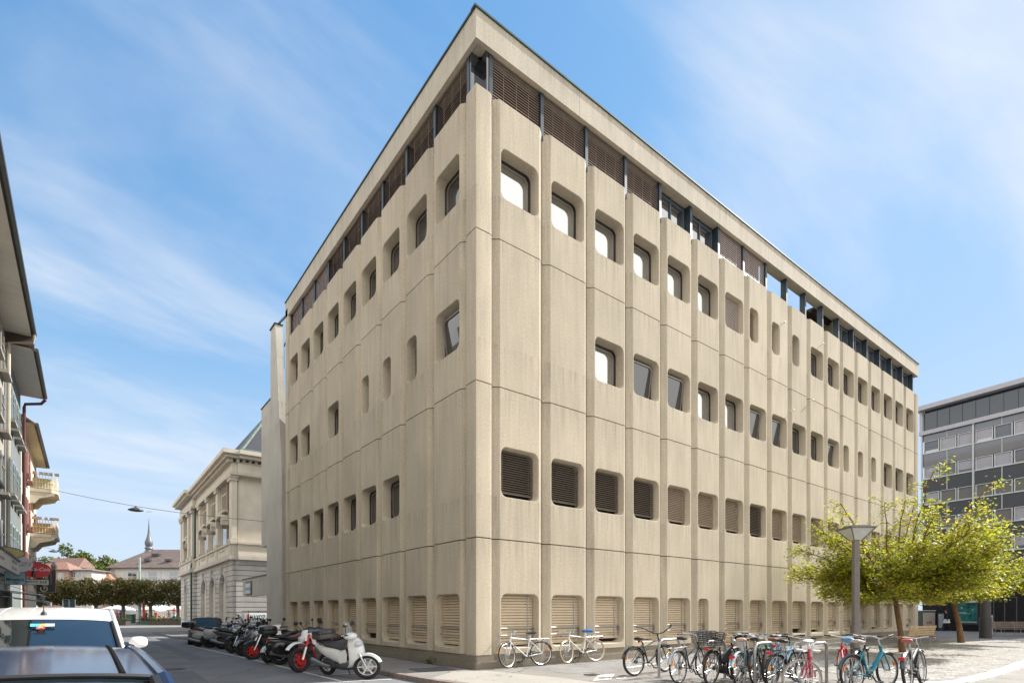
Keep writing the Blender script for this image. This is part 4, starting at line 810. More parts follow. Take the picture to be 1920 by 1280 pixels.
scooter('black three-wheeled scooter with angular dark panels', (-3.0, 13.9), rad(-52), (.05, .055, .06), lean=rad(3), sharp=True, r=.26, tw=.06, rimm=blk, fork_m=blk, screen=(.2, tint), scale=(1.2, 1.3, 1.04))
motorcycle('white touring motorcycle with a tall tinted windscreen', (-2.9, 15.9), rad(-10), (.38, .40, .42), lean=rad(6), fairing=True, screen=(.42, tint), cases=True, scale=(1.2, 1.2, 1.08))
scooter('cream scooter with a brown seat and a round black top case', (-3.35, 16.8), rad(-32), (.42, .42, .39), lean=rad(5), classic=True, seat=M('dark_brown_seat', (.10, .045, .035), .5), topcase=(blk, blkg), scale=(1.2, 1.15, 1.0), rimm=grey_pl)
scooter('black scooter squeezed in beside the maxi scooter', (-2.6, 9.25), rad(190), (.03, .03, .034), lean=rad(5), rimm=blk, fork_m=blk, screen=(.16, tint), steer=rad(-8))
motorcycle('dark blue motorcycle standing close to the wall of the yard end', (-2.55, 11.1), rad(196), (.03, .04, .06), lean=rad(6), forkm=alu)
scooter('dark scooter with a top case in the far half of the row', (-2.7, 14.95), rad(192), (.045, .045, .05), lean=rad(4), topcase=(blk, blkg), rimm=blk, fork_m=blk)
scooter('grey scooter partly hidden behind the supermoto', (-2.45, 4.5), rad(200), (.12, .12, .125), lean=rad(5), rimm=grey_pl, steer=rad(10))
# ------------------------------------------------------------------ cars
def car(name, label, pos, heading, col, Ln, Wd, H, belt, cowl, rf, rr, rb, hood_z, tail_z, scale=(1, 1, 1), cat='car', glass=None, roofm=None, wr=.72, rwin=True, wheels=True, front=True, zb=.16, rough=.18, fd=.06, coat=.3, ior=1.4):
    """local x forward; cowl / rf / rr / rb are the x of windscreen base, roof front, roof rear, rear window base"""
    t = thing(name, label, cat, pos, heading, None, 0., scale)
    pm = M('car_paint_%d_%d_%d' % tuple(int(c * 99) for c in col), col, rough, var=.02, coat=coat, spec=.5, ior=ior); gm = glass or glassy('car_glass', (.012, .018, .022), .16)
    hw = Wd / 2; b = MB(); st = []
    for f, ww, za, zt in ((-1.0, .80, .30, tail_z * .80), (-.97, .92, .22, tail_z * .97), (-.85, .98, zb, tail_z), (rb / (Ln / 2), 1.0, zb, belt), (0, 1.0, zb, belt), (cowl / (Ln / 2), 1.0, zb, belt - .01), (.75, .99, zb, hood_z), (.92, .95, zb, hood_z * .93), (.985, .84, .22, hood_z * .78), (1.0, .74, .32, hood_z * .66)):
        x = f * Ln / 2; q = hw * ww
        st.append([(x, -q * .90, za), (x, -q, za + .14), (x, -q, (za + zt) / 2), (x, -q * .985, zt - .09), (x, -q * .95, zt - .03), (x, -q * .80, zt), (x, q * .80, zt), (x, q * .95, zt - .03), (x, q * .985, zt - .09), (x, q, (za + zt) / 2), (x, q, za + .14), (x, q * .90, za)])
    b.loft(st); body = b.obj('body', pm, t, ang=40)
    wrf = hw * wr * 1.08; wb = hw * .94
    ze = lambda u, v: H - .045 * abs(u) ** 3 - fd * (1 - v) ** 2.2 - .03 * max(0, 2 * v - 1) ** 2
    RX = lambda u, v: (rf + .07 * (1 - u * u)) * (1 - v) + (rr - .05 * (1 - u * u)) * v
    b = MB(); b.grid(lambda a, v: (RX(2 * a - 1, v), wrf * (2 * a - 1), ze(2 * a - 1, v)), 16, 12); roof = b.obj('roof', roofm or pm, t, ang=60)
    def ruled(x0, z0, x1, z1, v, bow, nm):
        b = MB(); b.grid(lambda a, k: (RX(2 * a - 1, v) * (1 - k) + (x1 + bow * (1 - (2 * a - 1) ** 2)) * k, (wrf * (1 - k) + wb * k) * (2 * a - 1) * .985, ze(2 * a - 1, v) * (1 - k) + z1 * k - .004 + .03 * sin(pi * k) * (1 - (2 * a - 1) ** 2)), 14, 6); return b.obj(nm, gm, t, ang=60)
    ruled(rf, H, cowl, belt, 0, .16, 'windscreen')
    if rwin: ruled(rr, H, rb, belt, 1, -.08, 'rear_window')
    for s in (-1, 1):
        b = MB(); b.grid(lambda a, k: ((RX(s, a)) * (1 - k) + (cowl * (1 - a) + rb * a) * k, s * (wrf * (1 - k) + wb * k), ze(s, a) * (1 - k) + belt * k), 10, 4); b.obj('side_window', gm, t, ang=60)
        b = MB(); p0 = Vector((RX(s, 0), s * wrf, ze(s, 0))); b.tube([Vector((cowl, s * wb, belt)), p0], .035, 8); b.tube([Vector((rb, s * wb, belt)), Vector((RX(s, 1), s * wrf, ze(s, 1)))], .045, 8)
        b.tube([Vector((RX(s, v / 8), s * wrf, ze(s, v / 8))) for v in range(9)], .03, 8); mx = (cowl + rb) / 2 - .1; v = .5; b.bar(Vector((mx, s * wb * 1.003, belt)), Vector((RX(s, .52), s * wrf * 1.005, ze(s, .52))), .05, .04); b.obj('pillar', pm, t)
        b = MB(); b.tube([Vector((cowl + .03, s * wb * .96, belt + .02)), Vector((p0.x + .035, s * wrf * .955, p0.z + .0))], .026, 6); b.obj('windscreen_seal', blk, t)
        b = MB(); b.ell((cowl - .10, s * (hw + .13), belt + .10), (.07, .12, .085), 14, 10, p=.7); b.bar((cowl - .12, s * hw * .93, belt + .04), (cowl - .10, s * (hw + .08), belt + .06), .03, .03); b.obj('wing_mirror', pm, t)
        b = MB(); b.ell((Ln / 2 * .93, s * hw * .68, hood_z * .78), (.10, .17, .07), 12, 8); b.obj('headlight', lens, t)
        b = MB(); b.box((-Ln / 2 * .965, s * hw * .76, tail_z * .84), (.06, .22, .14)); b.obj('tail_light', redl, t)
    if wheels:
        for x in (-Ln * .30, Ln * .31):
            for s in (-1, 1):
                W = MB(); c = Vector((0, 0, 0)); W.cyl((0, -.10 * s, 0), (0, .03 * s, 0), .20, n=20)
                for k in range(5): a = 2 * pi * k / 5; W.bar((0, .035 * s, 0), (.20 * cos(a), .035 * s, .20 * sin(a)), .05, .02, up=(0, 1, 0))
                w = W.obj('wheel', alu, t, (x, s * (hw - .08), .31)); T = MB(); T.ring(c, (0, 1, 0), .235, .08, 26, 8); T.obj('tyre', rub, w)
        b = MB()
        for x in (-Ln * .30, Ln * .31):
            for s in (-1, 1): b.cyl((x, s * (hw - .22), .33), (x, s * (hw + .004), .33), .36, n=24)
        b.obj('wheel_arch', blk, t)
    return t, roof
# white people carrier facing the camera
van, vroof = car('people_carrier', 'white people carrier with toll stickers on its windscreen parked behind the dark car', (-8.62, -.45, -.1), rad(-90), (.80, .80, .79), 5.0, 2.02, 1.705, 1.05, 1.65, .92, -2.15, -2.4, .96, 1.0, wr=.80, fd=.21)
for i, x in enumerate((-.52, -.18, .18, .52)):
    b = MB(); b.tube([(RXv, x, 1.705 - .21 * max(0, 1 - (.92 - RXv) / 3.07) ** 2.2 - .03 * max(0, (.92 - RXv) / 1.535 - 1) ** 2 - .045 * (abs(x) / .87) ** 3) for RXv in (.5, 0, -.6, -1.2, -1.8)], .010, 6); b.obj('roof_rib', M('car_paint_79_79_78'), vroof)
b = MB(); b.lathe([(.045, 0), (.03, .03), (.012, .05), (.006, .08), (.004, .42)], 10, Matrix.Translation((.5, .0, 1.565))); b.obj('antenna', blk, vroof)
b = MB(); cols = [M('sticker_%d' % i, c, .5, var=.02) for i, c in enumerate([(.55, .65, .55), (.70, .72, .62), (.75, .45, .05), (.10, .55, .60), (.12, .60, .68), (.70, .05, .05), (.62, .10, .06), (.75, .75, .72)])]
def ws(y, k): return Vector((.92 + .07 + (1.65 + .16 - .99) * k + .035, y, 1.495 * (1 - k) + 1.05 * k + .04))
for i, (y, k) in enumerate([(.130, .22), (.078, .22), (.026, .22), (-.030, .22), (-.085, .22), (.026, .30), (-.016, .30), (.005, .26)]):
    p, q = ws(y + .026, k), ws(y - .026, k + .085); b.add([(p.x, p.y, p.z), (p.x, q.y, p.z), (q.x, q.y, q.z), (q.x, p.y, q.z)], [(0, 1, 2, 3)], i)
b.obj('toll_sticker', cols, van, ang=0)
b = MB(); b.lathe([(.0, .0), (.13, .02), (.20, .10)], 16, Matrix.Translation((1.3, 0, 1.12)) @ Matrix.Rotation(rad(90), 4, 'Y')); b.obj('dashboard', blk, van)
# dark blue car right in front of the camera, seen over its roof
dk, droof = car('dark_car', 'glossy dark blue car whose roof fills the lower left corner', (-8.66, -7.75, -.1), rad(-90), (.014, .034, .088), 5.2, 1.98, 1.365, .95, 2.05, 1.20, -1.45, -2.15, .86, .93, wr=.80, rough=.12, fd=.03, coat=0., ior=1.2)
for s in (-1, 1):
    b = MB(); b.tube([(1.20 - .265 * k, s * .70, 1.365 - .045 * .818 ** 3 - .03 * (1 - k / 10) ** 2.2 - .03 * max(0, k / 5 - 1) ** 2 + .004) for k in range(11)], .013, 6); b.obj('roof_moulding', M('matt_black', (.01, .01, .011), .8, spec=.1), droof)
b = MB(); b.tube([(1.20 + .07 * (1 - (k / 8 - 1) ** 2) + .008, .86 * (k / 8 - 1), 1.337 - .045 * abs(k / 8 - 1) ** 3) for k in range(17)], .012, 6); b.obj('roof_seal', blk, droof)
# small dark convertible at the far end of the motorcycle row
car('small_convertible', 'small dark grey convertible with a black soft top beyond the parked scooters', (-3.15, 20.4, -.1), rad(-99), (.10, .11, .115), 3.6, 1.62, 1.34, .86, .5, .15, -1.15, -1.5, .82, .84, roofm=M('soft_top', (.015, .015, .017), .9), cat='car', glass=glassy('tinted_car_glass', (.03, .05, .055), .03, (.8, .9, .9)))
# workman's van in the yard entrance
def delivery_van():
    t = thing('delivery_van', 'pale grey delivery van lettered along its side standing in the yard entrance', 'van', (.05, 27.2, -.1), rad(0))
    pm = M('van_grey', (.56, .57, .56), .35, var=.03, coat=.3); b = MB(); st = []
    for x, w_, z0, z1 in ((-.02, .80, .35, 1.45), (.05, .90, .28, 1.55), (3.4, .90, .28, 1.56), (4.1, .88, .28, 1.35), (4.5, .86, .28, .98), (5.1, .82, .3, .85), (5.25, .7, .36, .7)):
        st.append([(x, -w_ * .92, z0), (x, -w_, z0 + .2), (x, -w_, (z0 + z1) / 2), (x, -w_ * .96, z1 - .15), (x, -w_ * .84, z1), (x, w_ * .84, z1), (x, w_ * .96, z1 - .15), (x, w_, (z0 + z1) / 2), (x, w_, z0 + .2), (x, w_ * .92, z0)])
    b.loft(st); b.obj('body', pm, t, ang=35)
    b = MB(); b.box((2.0, -.905, .93), (3.9, .012, .05)); b.obj('rubbing_strip', M('teal_grey', (.06, .12, .14), .5), t)
    b = MB(); b.box((.03, -.905, 1.22), (.09, .03, .42)); b.obj('tail_light', redl, t)
    b = MB(); b.box((.075, -.896, 1.05), (.07, .02, .95)); b.obj('door_edge', M('seal_grey', (.10, .10, .10), .6), t)
    b = MB()
    for y in (-.7, .7): b.tube([(.0, y, 1.67), (3.2, y, 1.67)], .03, 6)
    for k in range(6): b.tube([(.1 + k * .6, -.7, 1.67), (.1 + k * .6, .7, 1.67)], .02, 6); b.tube([(.1 + k * .6, -.7, 1.55), (.1 + k * .6, -.7, 1.67)], .02, 6)
    b.obj('roof_rack', blk, t)
    text_mesh('HAYOZ & FILS', .44, M('navy_lettering', (.02, .09, .14), .5), t, 'lettering', face_X((.99, -.925, 1.24), 0), bold=.012, width=1.66)
    for x in (.85, 4.2):
        W = MB(); W.cyl((0, -.1, 0), (0, .03, 0), .2, n=18); w = W.obj('wheel', alu, t, (x, -.8, .3)); T = MB(); T.ring((0, 0, 0), (0, 1, 0), .23, .075, 22, 8); T.obj('tyre', rub, w)
    return t
delivery_van()

# ------------------------------------------------------------------ plaza furniture
lp = thing('street_lamp', 'grey street lamp with an inverted glass pyramid head standing before the tree', 'street lamp', (13.03, -4.2, 0), rad(-37))
lampm = M('lamp_grey', (.20, .18, .17), .55, metal=.2, var=.08)
b = MB(); b.prism(rrect(-.14, .14, -.14, .14, .06, 4), .0, 1.05); b.obj('base', lampm, lp)
b = MB(); b.prism(rrect(-.10, .10, -.10, .10, .04, 4), 1.05, 3.98); b.box((.0, -.102, 2.5), (.045, .012, 2.9)); b.obj('column', lampm, lp)
b = MB(); b.loft([[(x * .13, y * .13, 4.0) for x, y in ((-1, -1), (1, -1), (1, 1), (-1, 1))], [(x * .40, y * .40, 4.37) for x, y in ((-1, -1), (1, -1), (1, 1), (-1, 1))]]); b.obj('lamp_glass', M('frosted_glass', (.62, .64, .60), .2, var=.08, spec=.6), lp, ang=0)
b = MB(); b.prism([(.45, -.45), (.45, .45), (-.45, .45), (-.45, -.45)], 4.38, 4.43); b.prism([(.3, -.3), (.3, .3), (-.3, .3), (-.3, -.3)], 4.43, 4.48)
for x, y in ((-1, -1), (1, -1), (1, 1), (-1, 1)): b.bar((x * .13, y * .13, 3.98), (x * .42, y * .42, 4.38), .03, .03)
b.obj('lamp_roof', lampm, lp, ang=0)
bn = thing('litter_bin', 'round steel litter bin with a flat raised lid behind the bicycles', 'litter bin', (9.1, -2.2, 0))
steel = M('brushed_steel', (.48, .47, .45), .32, metal=.8, var=.08, stretch=(1, 1, .1), sc=12)
b = MB(); b.lathe([(.25, 0), (.25, .56)], 28); b.obj('drum', steel, bn)
b = MB(); b.lathe([(.20, .5), (.20, .80)], 20); b.obj('liner', dark_in, bn)
b = MB(); b.lathe([(.28, .80), (.28, .86), (.24, .875)], 28); b.obj('lid', steel, bn)
for k in range(3): b = MB(); a = 2 * pi * k / 3 + .4; b.bar((.235 * cos(a), .235 * sin(a), .5), (.235 * cos(a), .235 * sin(a), .82), .05, .012); b.obj('lid_support', steel, bn)
def bench(label, pos, rz, Ln=2.3, wood=None, sc=(1, 1, 1)):
    t = thing('park_bench', label, 'bench', (*pos, .008), rz, 'slatted park benches on the plaza', 0., sc); wd = wood or M('bench_wood', (.40, .27, .13), .6, var=.25, sc=3, stretch=(1, 12, 12))
    b = MB()
    for k in range(4): b.box((0, -.05 - k * .12, .44 + .012 * (k == 0)), (Ln, .10, .03))
    b.obj('seat', wd, t, ang=0); b = MB()
    for k in range(4): b.box((0, .06 + k * .03, .54 + k * .105), (Ln, .028, .09))
    b.obj('backrest', wd, t, ang=0)
    for x in (-Ln * .38, 0, Ln * .38):
        b = MB(); b.tube([(x, -.42, 0), (x, -.40, .42), (x, .0, .42), (x, .17, .92)], .018, 6); b.tube([(x, .0, .42), (x, .06, 0)], .018, 6); b.obj('leg', M('bench_iron', (.30, .29, .28), .5, metal=.5), t)
    return t
bench('tan slatted bench under the tree, between the two trunks', (20.6, -3.9), rad(178), 3.0)
bench('tan slatted bench close to the shuttered windows behind the bicycles', (9.9, -1.5), rad(0), 2.6, sc=(1, 1, .92))
bench('grey-brown slatted bench before the dark building, beside the dark column', (38.4, -3.9), rad(-38), 3.2, M('bench_grey', (.20, .155, .13), .65, var=.2))
pc = thing('column', 'dark round column with a thicker lower sleeve on the paving', 'column', (32.73, -3.63, 0)); b = MB(); b.lathe([(.25, 1.2), (.25, 3.5)], 24); b.obj('shaft', M('dark_column', (.055, .05, .05), .6), pc); b = MB(); b.lathe([(.29, 0), (.29, 1.2), (.27, 1.22)], 24); b.obj('sleeve', M('dark_sleeve', (.045, .04, .04), .55), pc)
# vending cabinets by the passage
kb = thing('vending_cabinet', 'beige cabinet with red fruit pictures at the end of the office building', 'cabinet', (46.3, 2.75, 0), rad(-37)); b = MB(); b.box((0, .3, .86), (1.15, .6, 1.5)); b.obj('case', M('cabinet_dark', (.05, .05, .05), .5), kb, ang=0)
b = MB(); b.box((0, -.008, .82), (1.0, .02, 1.3)); b.obj('front_panel', M('cabinet_beige', (.34, .31, .27), .5, var=.08), kb, ang=0); b = MB(); b.box((0, .3, 1.64), (1.2, .66, .05)); b.obj('top', M('cabinet_top', (.5, .5, .5), .5), kb, ang=0)
b = MB()
for x, z in ((-.12, .62), (.02, .66), (.14, .72), (.2, .62)): b.ell((x, -.02, z), (.05, .012, .09), 10, 8)
b.obj('picture', M('fruit_red', (.28, .05, .05), .5), kb)
kb2 = thing('newspaper_box', 'pale blue glass newspaper box next to the beige cabinet', 'cabinet', (46.95, 2.1, 0), rad(-37)); b = MB(); b.box((0, .25, .78), (.55, .5, 1.4)); b.obj('case', M('cabinet_dark'), kb2, ang=0); b = MB(); b.box((0, -.01, .8), (.42, .02, 1.1)); b.obj('front_panel', M('ice_blue', (.36, .44, .48), .2, var=.3, sc=6), kb2, ang=0)

# ------------------------------------------------------------------ dark office block on the right
ob = thing('dark_office_block', 'dark panelled office block with white window frames at the right edge', 'building', (47.35, 3.5, 0), rad(-97.06))
pan = glassy('dark_panel', (.100, .106, .120), .09, (.8, .85, 1), .06); fr_w = M('white_frame', (.60, .63, .64), .5, var=.05); bandm = M('pale_band', (.46, .46, .50), .6, var=.06)
bl_g = M('lilac_blind', (.40, .395, .44), .6, var=.06); bl_g2 = M('slate_blind', (.17, .18, .215), .5, var=.06); og = glassy('office_glass', (.22, .215, .205), .26, (.9, .93, 1), .02); dg = glassy('penthouse_glass', (.03, .04, .06), .06)
LN = 10.5
b = MB(); b.box((LN / 2, 7.2, 9.1), (LN - .1, 14, 18.0)); b.obj('core', M('office_core', (.09, .09, .095), .8), ob, ang=0)
b = MB(); b.box((LN / 2 - .1, 6.8, 18.47), (LN + .5, 14.6, .36)); b.obj('roof', bandm, ob, ang=0)
b = MB(); b.box((LN / 2 - .05, 7.0, 16.42), (LN + .2, 14.4, .32)); b.box((-.05, .05, 17.4), (.22, .22, 1.7)); b.obj('cornice_band', bandm, ob, ang=0)
for k in range(12):
    x = .15 + k * .86; b = MB(); b.add([(x, .15, 16.58), (x + .83, .15, 16.58), (x + .83, .15, 18.29), (x, .15, 18.29)], [(0, 1, 2, 3)]); b.box((x + .845, .14, 17.43), (.05, .08, 1.7)); b.obj('penthouse_window', dg, ob, ang=0)
ZT = 15.72
for fl in range(6):
    zt = ZT - fl * 2.13; b = MB()
    if zt - 1.0 < 3.6: continue
    z1 = 16.26 if fl == 0 else ZT - (fl - 1) * 2.13 - 1.0
    for m_ in range(6): b.box((m_ * 1.75 + .85, .09, (z1 + zt) / 2), (1.70, .10, z1 - zt - .04))
    b.obj('spandrel', pan, ob, ang=0)
    for m_ in range(9):
        x = .12 + m_ * 1.166; cx = x + .53; f_ = MB(); H_ = 1.0
        q = [(x, zt - H_), (x + 1.08, zt - H_), (x + 1.08, zt), (x, zt)]; i_ = [(x + .055, zt - H_ + .045), (x + 1.025, zt - H_ + .045), (x + 1.025, zt - .045), (x + .055, zt - .045)]
        f_.loft([[(a, .14, c) for a, c in q], [(a, .03, c) for a, c in q], [(a, .03, c) for a, c in i_], [(a, .14, c) for a, c in i_]], cap=False); W = f_.obj('window', fr_w, ob, ang=0)
        g = MB(); g.add([(a, .12, c) for a, c in i_], [(0, 1, 2, 3)]); g.obj('glass', og, W, ang=0)
        if fl < 2 or (fl, m_) in ((2, 0), (3, 2), (4, 5), (3, 5)):
            hb = .90 if (fl + m_) % 3 else .70; g = MB(); g.box((cx, .11, zt - .05 - hb / 2), (.96, .012, hb)); g.obj('blind', bl_g if (fl * 5 + m_ * 3) % 4 else bl_g2, W, ang=0)
    b = MB(); b.box((LN / 2, .05, zt - H_ - .03), (LN, .14, .06))
    for m_ in range(7): b.box((m_ * 1.75, .035, (z1 + zt) / 2), (.05, .06, z1 - zt))
    b.obj('sill', fr_w, ob, ang=0)
for x in (0.0, 3.5, 7.0, LN): b = MB(); b.box((x, -.02, 10.3), (.10, .14, 12.2)); b.obj('downpipe', fr_w, ob, ang=0)
b = MB(); b.box((LN / 2, -.10, 4.0), (LN, .5, .5)); b.obj('canopy', M('canopy_dark', (.04, .04, .042), .6), ob, ang=0)
b = MB(); b.box((3.3, .02, 2.35), (1.0, .06, .32)); b.obj('sign_board', M('plain_white_sign', (.6, .6, .62), .5), ob, ang=0)
b = MB(); b.box((LN / 2, .12, 1.85), (LN, .1, 3.7)); b.obj('shopfront', M('shopfront_dark', (.018, .019, .022), .35, var=.2), ob, ang=0)
b = MB()
for x in (4.75, 5.4, 6.1): b.box((x, .06, 1.3), (.06, .06, 2.6))
b.box((5.4, .06, 2.62), (1.5, .06, .08)); b.obj('shop_door', M('door_frame', (.10, .10, .105), .5), ob, ang=0)
b = MB(); b.box((.55, .05, 2.25), (.9, .05, .3)); b.box((1.3, .05, 2.3), (.4, .05, .35), m=1); b.obj('shop_display', [M('warm_display', (.55, .35, .14), .6, var=.4, sc=5), M('orange_display', (.6, .25, .05), .6)], ob, ang=0)
po = thing('poster_case', 'green poster case on the dark wall behind the second tree trunk', 'poster case', (46.15, .22, 0), rad(-97.06)); b = MB(); b.box((0, .0, 1.40), (1.36, .08, 1.70)); b.obj('case', M('cabinet_dark'), po, ang=0)
b = MB(); b.box((0, -.05, 1.42), (1.22, .012, 1.5)); b.obj('poster', M('poster_green', (.02, .13, .125), .35, var=.75, sc=3.5, det=7), po, ang=0)
b = MB()
for x, z, w_, h_ in ((-.3, 1.45, .5, .10), (-.1, 1.40, .6, .04), (.35, 1.7, .10, .12), (-.35, 1.85, .12, .1)): b.box((x, -.06, z), (w_, .006, h_))
b.box((0, -.06, .74), (1.2, .006, .1)); b.obj('poster_print', M('poster_pale', (.30, .36, .33), .5, var=.3), po, ang=0)
bb = thing('utility_box', 'white ribbed utility box at the foot of the dark wall', 'utility box', (41.6, -2.0, 0), rad(-60)); b = MB(); b.box((0, .2, .65), (.42, .4, 1.3)); b.obj('case', M('utility_white', (.42, .44, .45), .5), bb, ang=0); b = MB()
for k in range(7): b.box((0, -.01, .25 + k * .13), (.4, .02, .04))
b.obj('louvre', M('utility_white'), bb, ang=0)
# ------------------------------------------------------------------ buildings along the left side of the street
def wall_windows(parent, X0, side, ys, zs, w_, h_, frame, glass, sill=None, shutter=None):
    for y in ys:
        for z in zs:
            b = MB(); b.box((X0 + .02, y, z), (.10, w_ + .24, h_ + .24)); W = b.obj('window', frame, parent, ang=0)
            g = MB(); g.box((X0 + .062, y, z), (.03, w_, h_)); g.obj('glass', glass, W, ang=0)
            f = MB(); f.box((X0 + .085, y, z), (.03, .06, h_)); f.box((X0 + .0855, y, z + h_ * .18), (.03, w_, .05)); f.obj('glazing_bar', frame, W, ang=0)
            if sill: s = MB(); s.box((X0 + .16, y, z - h_ / 2 - .14), (.30, w_ + .4, .12)); s.obj('sill', sill, W, ang=0)
            if shutter:
                for q in (-1, 1): s = MB(); s.box((X0 + .10, y + q * (w_ / 2 + .34), z), (.06, .50, h_)); s.obj('shutter', shutter, W, ang=0)
lg = glassy('house_glass', (.02, .024, .028), .22)
def house(name, label, y0, y1, x0, h, wallm, trimm, ovh, eave_z, soff, roofm):
    t = thing(name, label, 'building'); b = MB(); b.box((x0 - 6, (y0 + y1) / 2, h / 2), (12, y1 - y0, h)); b.obj('wall', wallm, t, ang=0)
    b = MB(); b.box((x0 + ovh / 2 - .02, (y0 + y1) / 2, eave_z + .06), (ovh, y1 - y0 + .1, .10)); b.obj('soffit', soff, t, ang=0)
    b = MB(); b.prism([(x0 + ovh + .05, eave_z + .12), (x0 - 5.5, eave_z + 4.2), (x0 - 5.5, eave_z + 3.9), (x0 + ovh + .02, eave_z + .02)], y0 - .1, y1 + .1, Matrix(((1, 0, 0, 0), (0, 0, 1, 0), (0, 1, 0, 0), (0, 0, 0, 1)))); b.obj('roof', roofm, t, ang=0)
    b = MB(); b.tube([(x0 + ovh + .10, y0, eave_z + .10), (x0 + ovh + .10, y1, eave_z + .10)], .085, 10); b.obj('gutter', M('zinc_gutter', (.10, .115, .115), .5, metal=.5), t)
    return t
tile_d = M('dark_roof_tile', (.08, .06, .055), .8, var=.25, sc=6); trim_s = M('grey_stone_trim', (.30, .285, .25), .8, var=.1)
A_ = house('town_house', 'grey-beige town house with a deep boarded eave at the left edge', -16, 22.3, -11.1, 14.6, M('grey_render', (.34, .32, .28), .9, var=.10, sc=1.5), trim_s, .95, 14.45, M('white_boards', (.70, .67, .60), .7, var=.10, sc=3, stretch=(.2, 8, 1)), tile_d)
wall_windows(A_, -11.1, 1, [y for y in (-8, -4, 0, 4, 8, 12, 15.2, 18.2, 21.0)], [4.6, 7.6, 10.3, 12.9], 1.0, 1.6, trim_s, lg, trim_s)
b = MB()
for z, d in ((4.0, .12), (3.2, .08)): b.box((-11.02, 3, z), (.3, 38, .16))
b.obj('string_course', trim_s, A_, ang=0)
b = MB(); b.tube([(-10.05, 22.0, 14.45), (-10.1, 22.05, 14.1), (-10.95, 22.2, 13.9), (-10.98, 22.2, .2)], .075, 10); b.obj('downpipe', M('cream_pipe', (.42, .38, .30), .5, metal=.2), A_)
b = MB()
for y in (13.5, 15.0, 18.5): b.box((-10.6, y, 15.35), (.8, .7, .8))
b.obj('roof_dormer', M('dark_roof_tile'), A_, ang=0)
B_ = house('town_house', 'blue-grey rendered town house with rows of narrow windows and wide sills', 22.5, 29.9, -11.1, 14.0, M('blue_grey_render', (.17, .19, .195), .9, var=.08, sc=1.5), trim_s, 1.0, 13.85, M('grey_soffit', (.55, .53, .50), .8, var=.06), tile_d)
wall_windows(B_, -11.1, 1, [23.7, 25.4, 27.1, 28.7], [4.9, 8.1, 11.6], .85, 1.75, M('teal_grey_trim', (.28, .33, .33), .7), lg, trim_s)
b = MB(); b.box((-10.62, 22.44, 14.3), (1.1, .1, .55)); b.obj('gable_board', M('dark_board', (.10, .075, .065), .8), B_, ang=0)
b = MB(); b.tube([(-10.0, 29.75, 13.8), (-10.2, 29.85, 13.55), (-10.9, 29.95, 13.4), (-10.95, 30.0, 13.2), (-10.95, 30.0, .1)], .08, 10); b.obj('downpipe', M('dark_red_pipe', (.11, .04, .042), .5), B_)
C_ = house('town_house', 'cream town house with two flower balconies at the end of the row', 30.1, 42.2, -11.1, 12.4, M('cream_render', (.62, .57, .46), .9, var=.06, sc=1.2), trim_s, .6, 12.3, M('cream_soffit', (.50, .42, .28), .8), M('red_roof_tile', (.22, .09, .06), .8, var=.25, sc=6))
wall_windows(C_, -11.1, 1, [31.6, 34.0, 40.6], [4.3, 7.6, 10.6], .8, 1.7, M('cream_trim', (.55, .50, .38), .7), lg, M('red_sill', (.22, .07, .06), .6), M('red_shutter', (.24, .10, .085), .6))
for zf, pl in ((9.75, True), (6.75, True)):
    b = MB(); b.prism([(-11.1, 36.3), (-10.0, 36.3), (-9.72, 36.55), (-9.65, 37.0), (-9.65, 39.2), (-10.0, 39.6), (-11.1, 39.6)], zf - .22, zf); W = b.obj('balcony', M('balcony_stone', (.50, .455, .37), .85, var=.08), C_, ang=30)
    b = MB(); b.prism([(-11.1, zf - 1.0), (-10.85, zf - .95), (-10.6, zf - .62), (-10.2, zf - .5), (-9.9, zf - .4), (-9.8, zf - .22), (-11.1, zf - .22)], 36.35, 36.75, Matrix(((1, 0, 0, 0), (0, 0, 1, 0), (0, 1, 0, 0), (0, 0, 0, 1)))); b.obj('corbel', M('balcony_stone'), W, ang=30); b = MB(); b.prism([(-11.1, zf - 1.0), (-10.85, zf - .95), (-10.6, zf - .62), (-10.2, zf - .5), (-9.9, zf - .4), (-9.8, zf - .22), (-11.1, zf - .22)], 39.1, 39.5, Matrix(((1, 0, 0, 0), (0, 0, 1, 0), (0, 1, 0, 0), (0, 0, 0, 1)))); b.obj('corbel', M('balcony_stone'), W, ang=30)
    b = MB(); pth = [(-11.05, 36.38), (-10.02, 36.38), (-9.79, 36.6), (-9.73, 37.0), (-9.73, 39.15)]
    for z in (.08, .45, .95): b.tube([(x, y, zf + z) for x, y in pth], .02, 5)
    for (x0_, y0_), (x1_, y1_) in zip(pth[:-1], pth[1:]):
        n = max(1, int(math.hypot(x1_ - x0_, y1_ - y0_) / .13))
        for i in range(n): q = i / n; b.tube([(x0_ + (x1_ - x0_) * q, y0_ + (y1_ - y0_) * q, zf), (x0_ + (x1_ - x0_) * q, y0_ + (y1_ - y0_) * q, zf + .95)], .012, 4)
    b.obj('railing', M('white_railing', (.60, .55, .45), .5), W)
    b = MB(); b.prism([(-10.98, 36.45), (-10.05, 36.45), (-9.9, 36.6), (-9.88, 39.0), (-10.98, 39.0)], zf + .05, zf + .72); b.obj('windbreak', M('orange_reed', (.42, .27, .13), .8, var=.35, sc=6, stretch=(6, 6, .5)) if zf < 8 else M('yellow_reed', (.45, .40, .24), .8, var=.2, sc=6, stretch=(6, 6, .5)), W, ang=0)
    for k in range(5): b = MB(); b.box((-10.85 + .28 * k + RND.uniform(-.05, .05), 36.28, zf + 1.02), (RND.uniform(.15, .26), .2, .16)); b.obj('flower_box', M('planter_grey', (.28, .24, .22), .7, var=.3), W, ang=0)
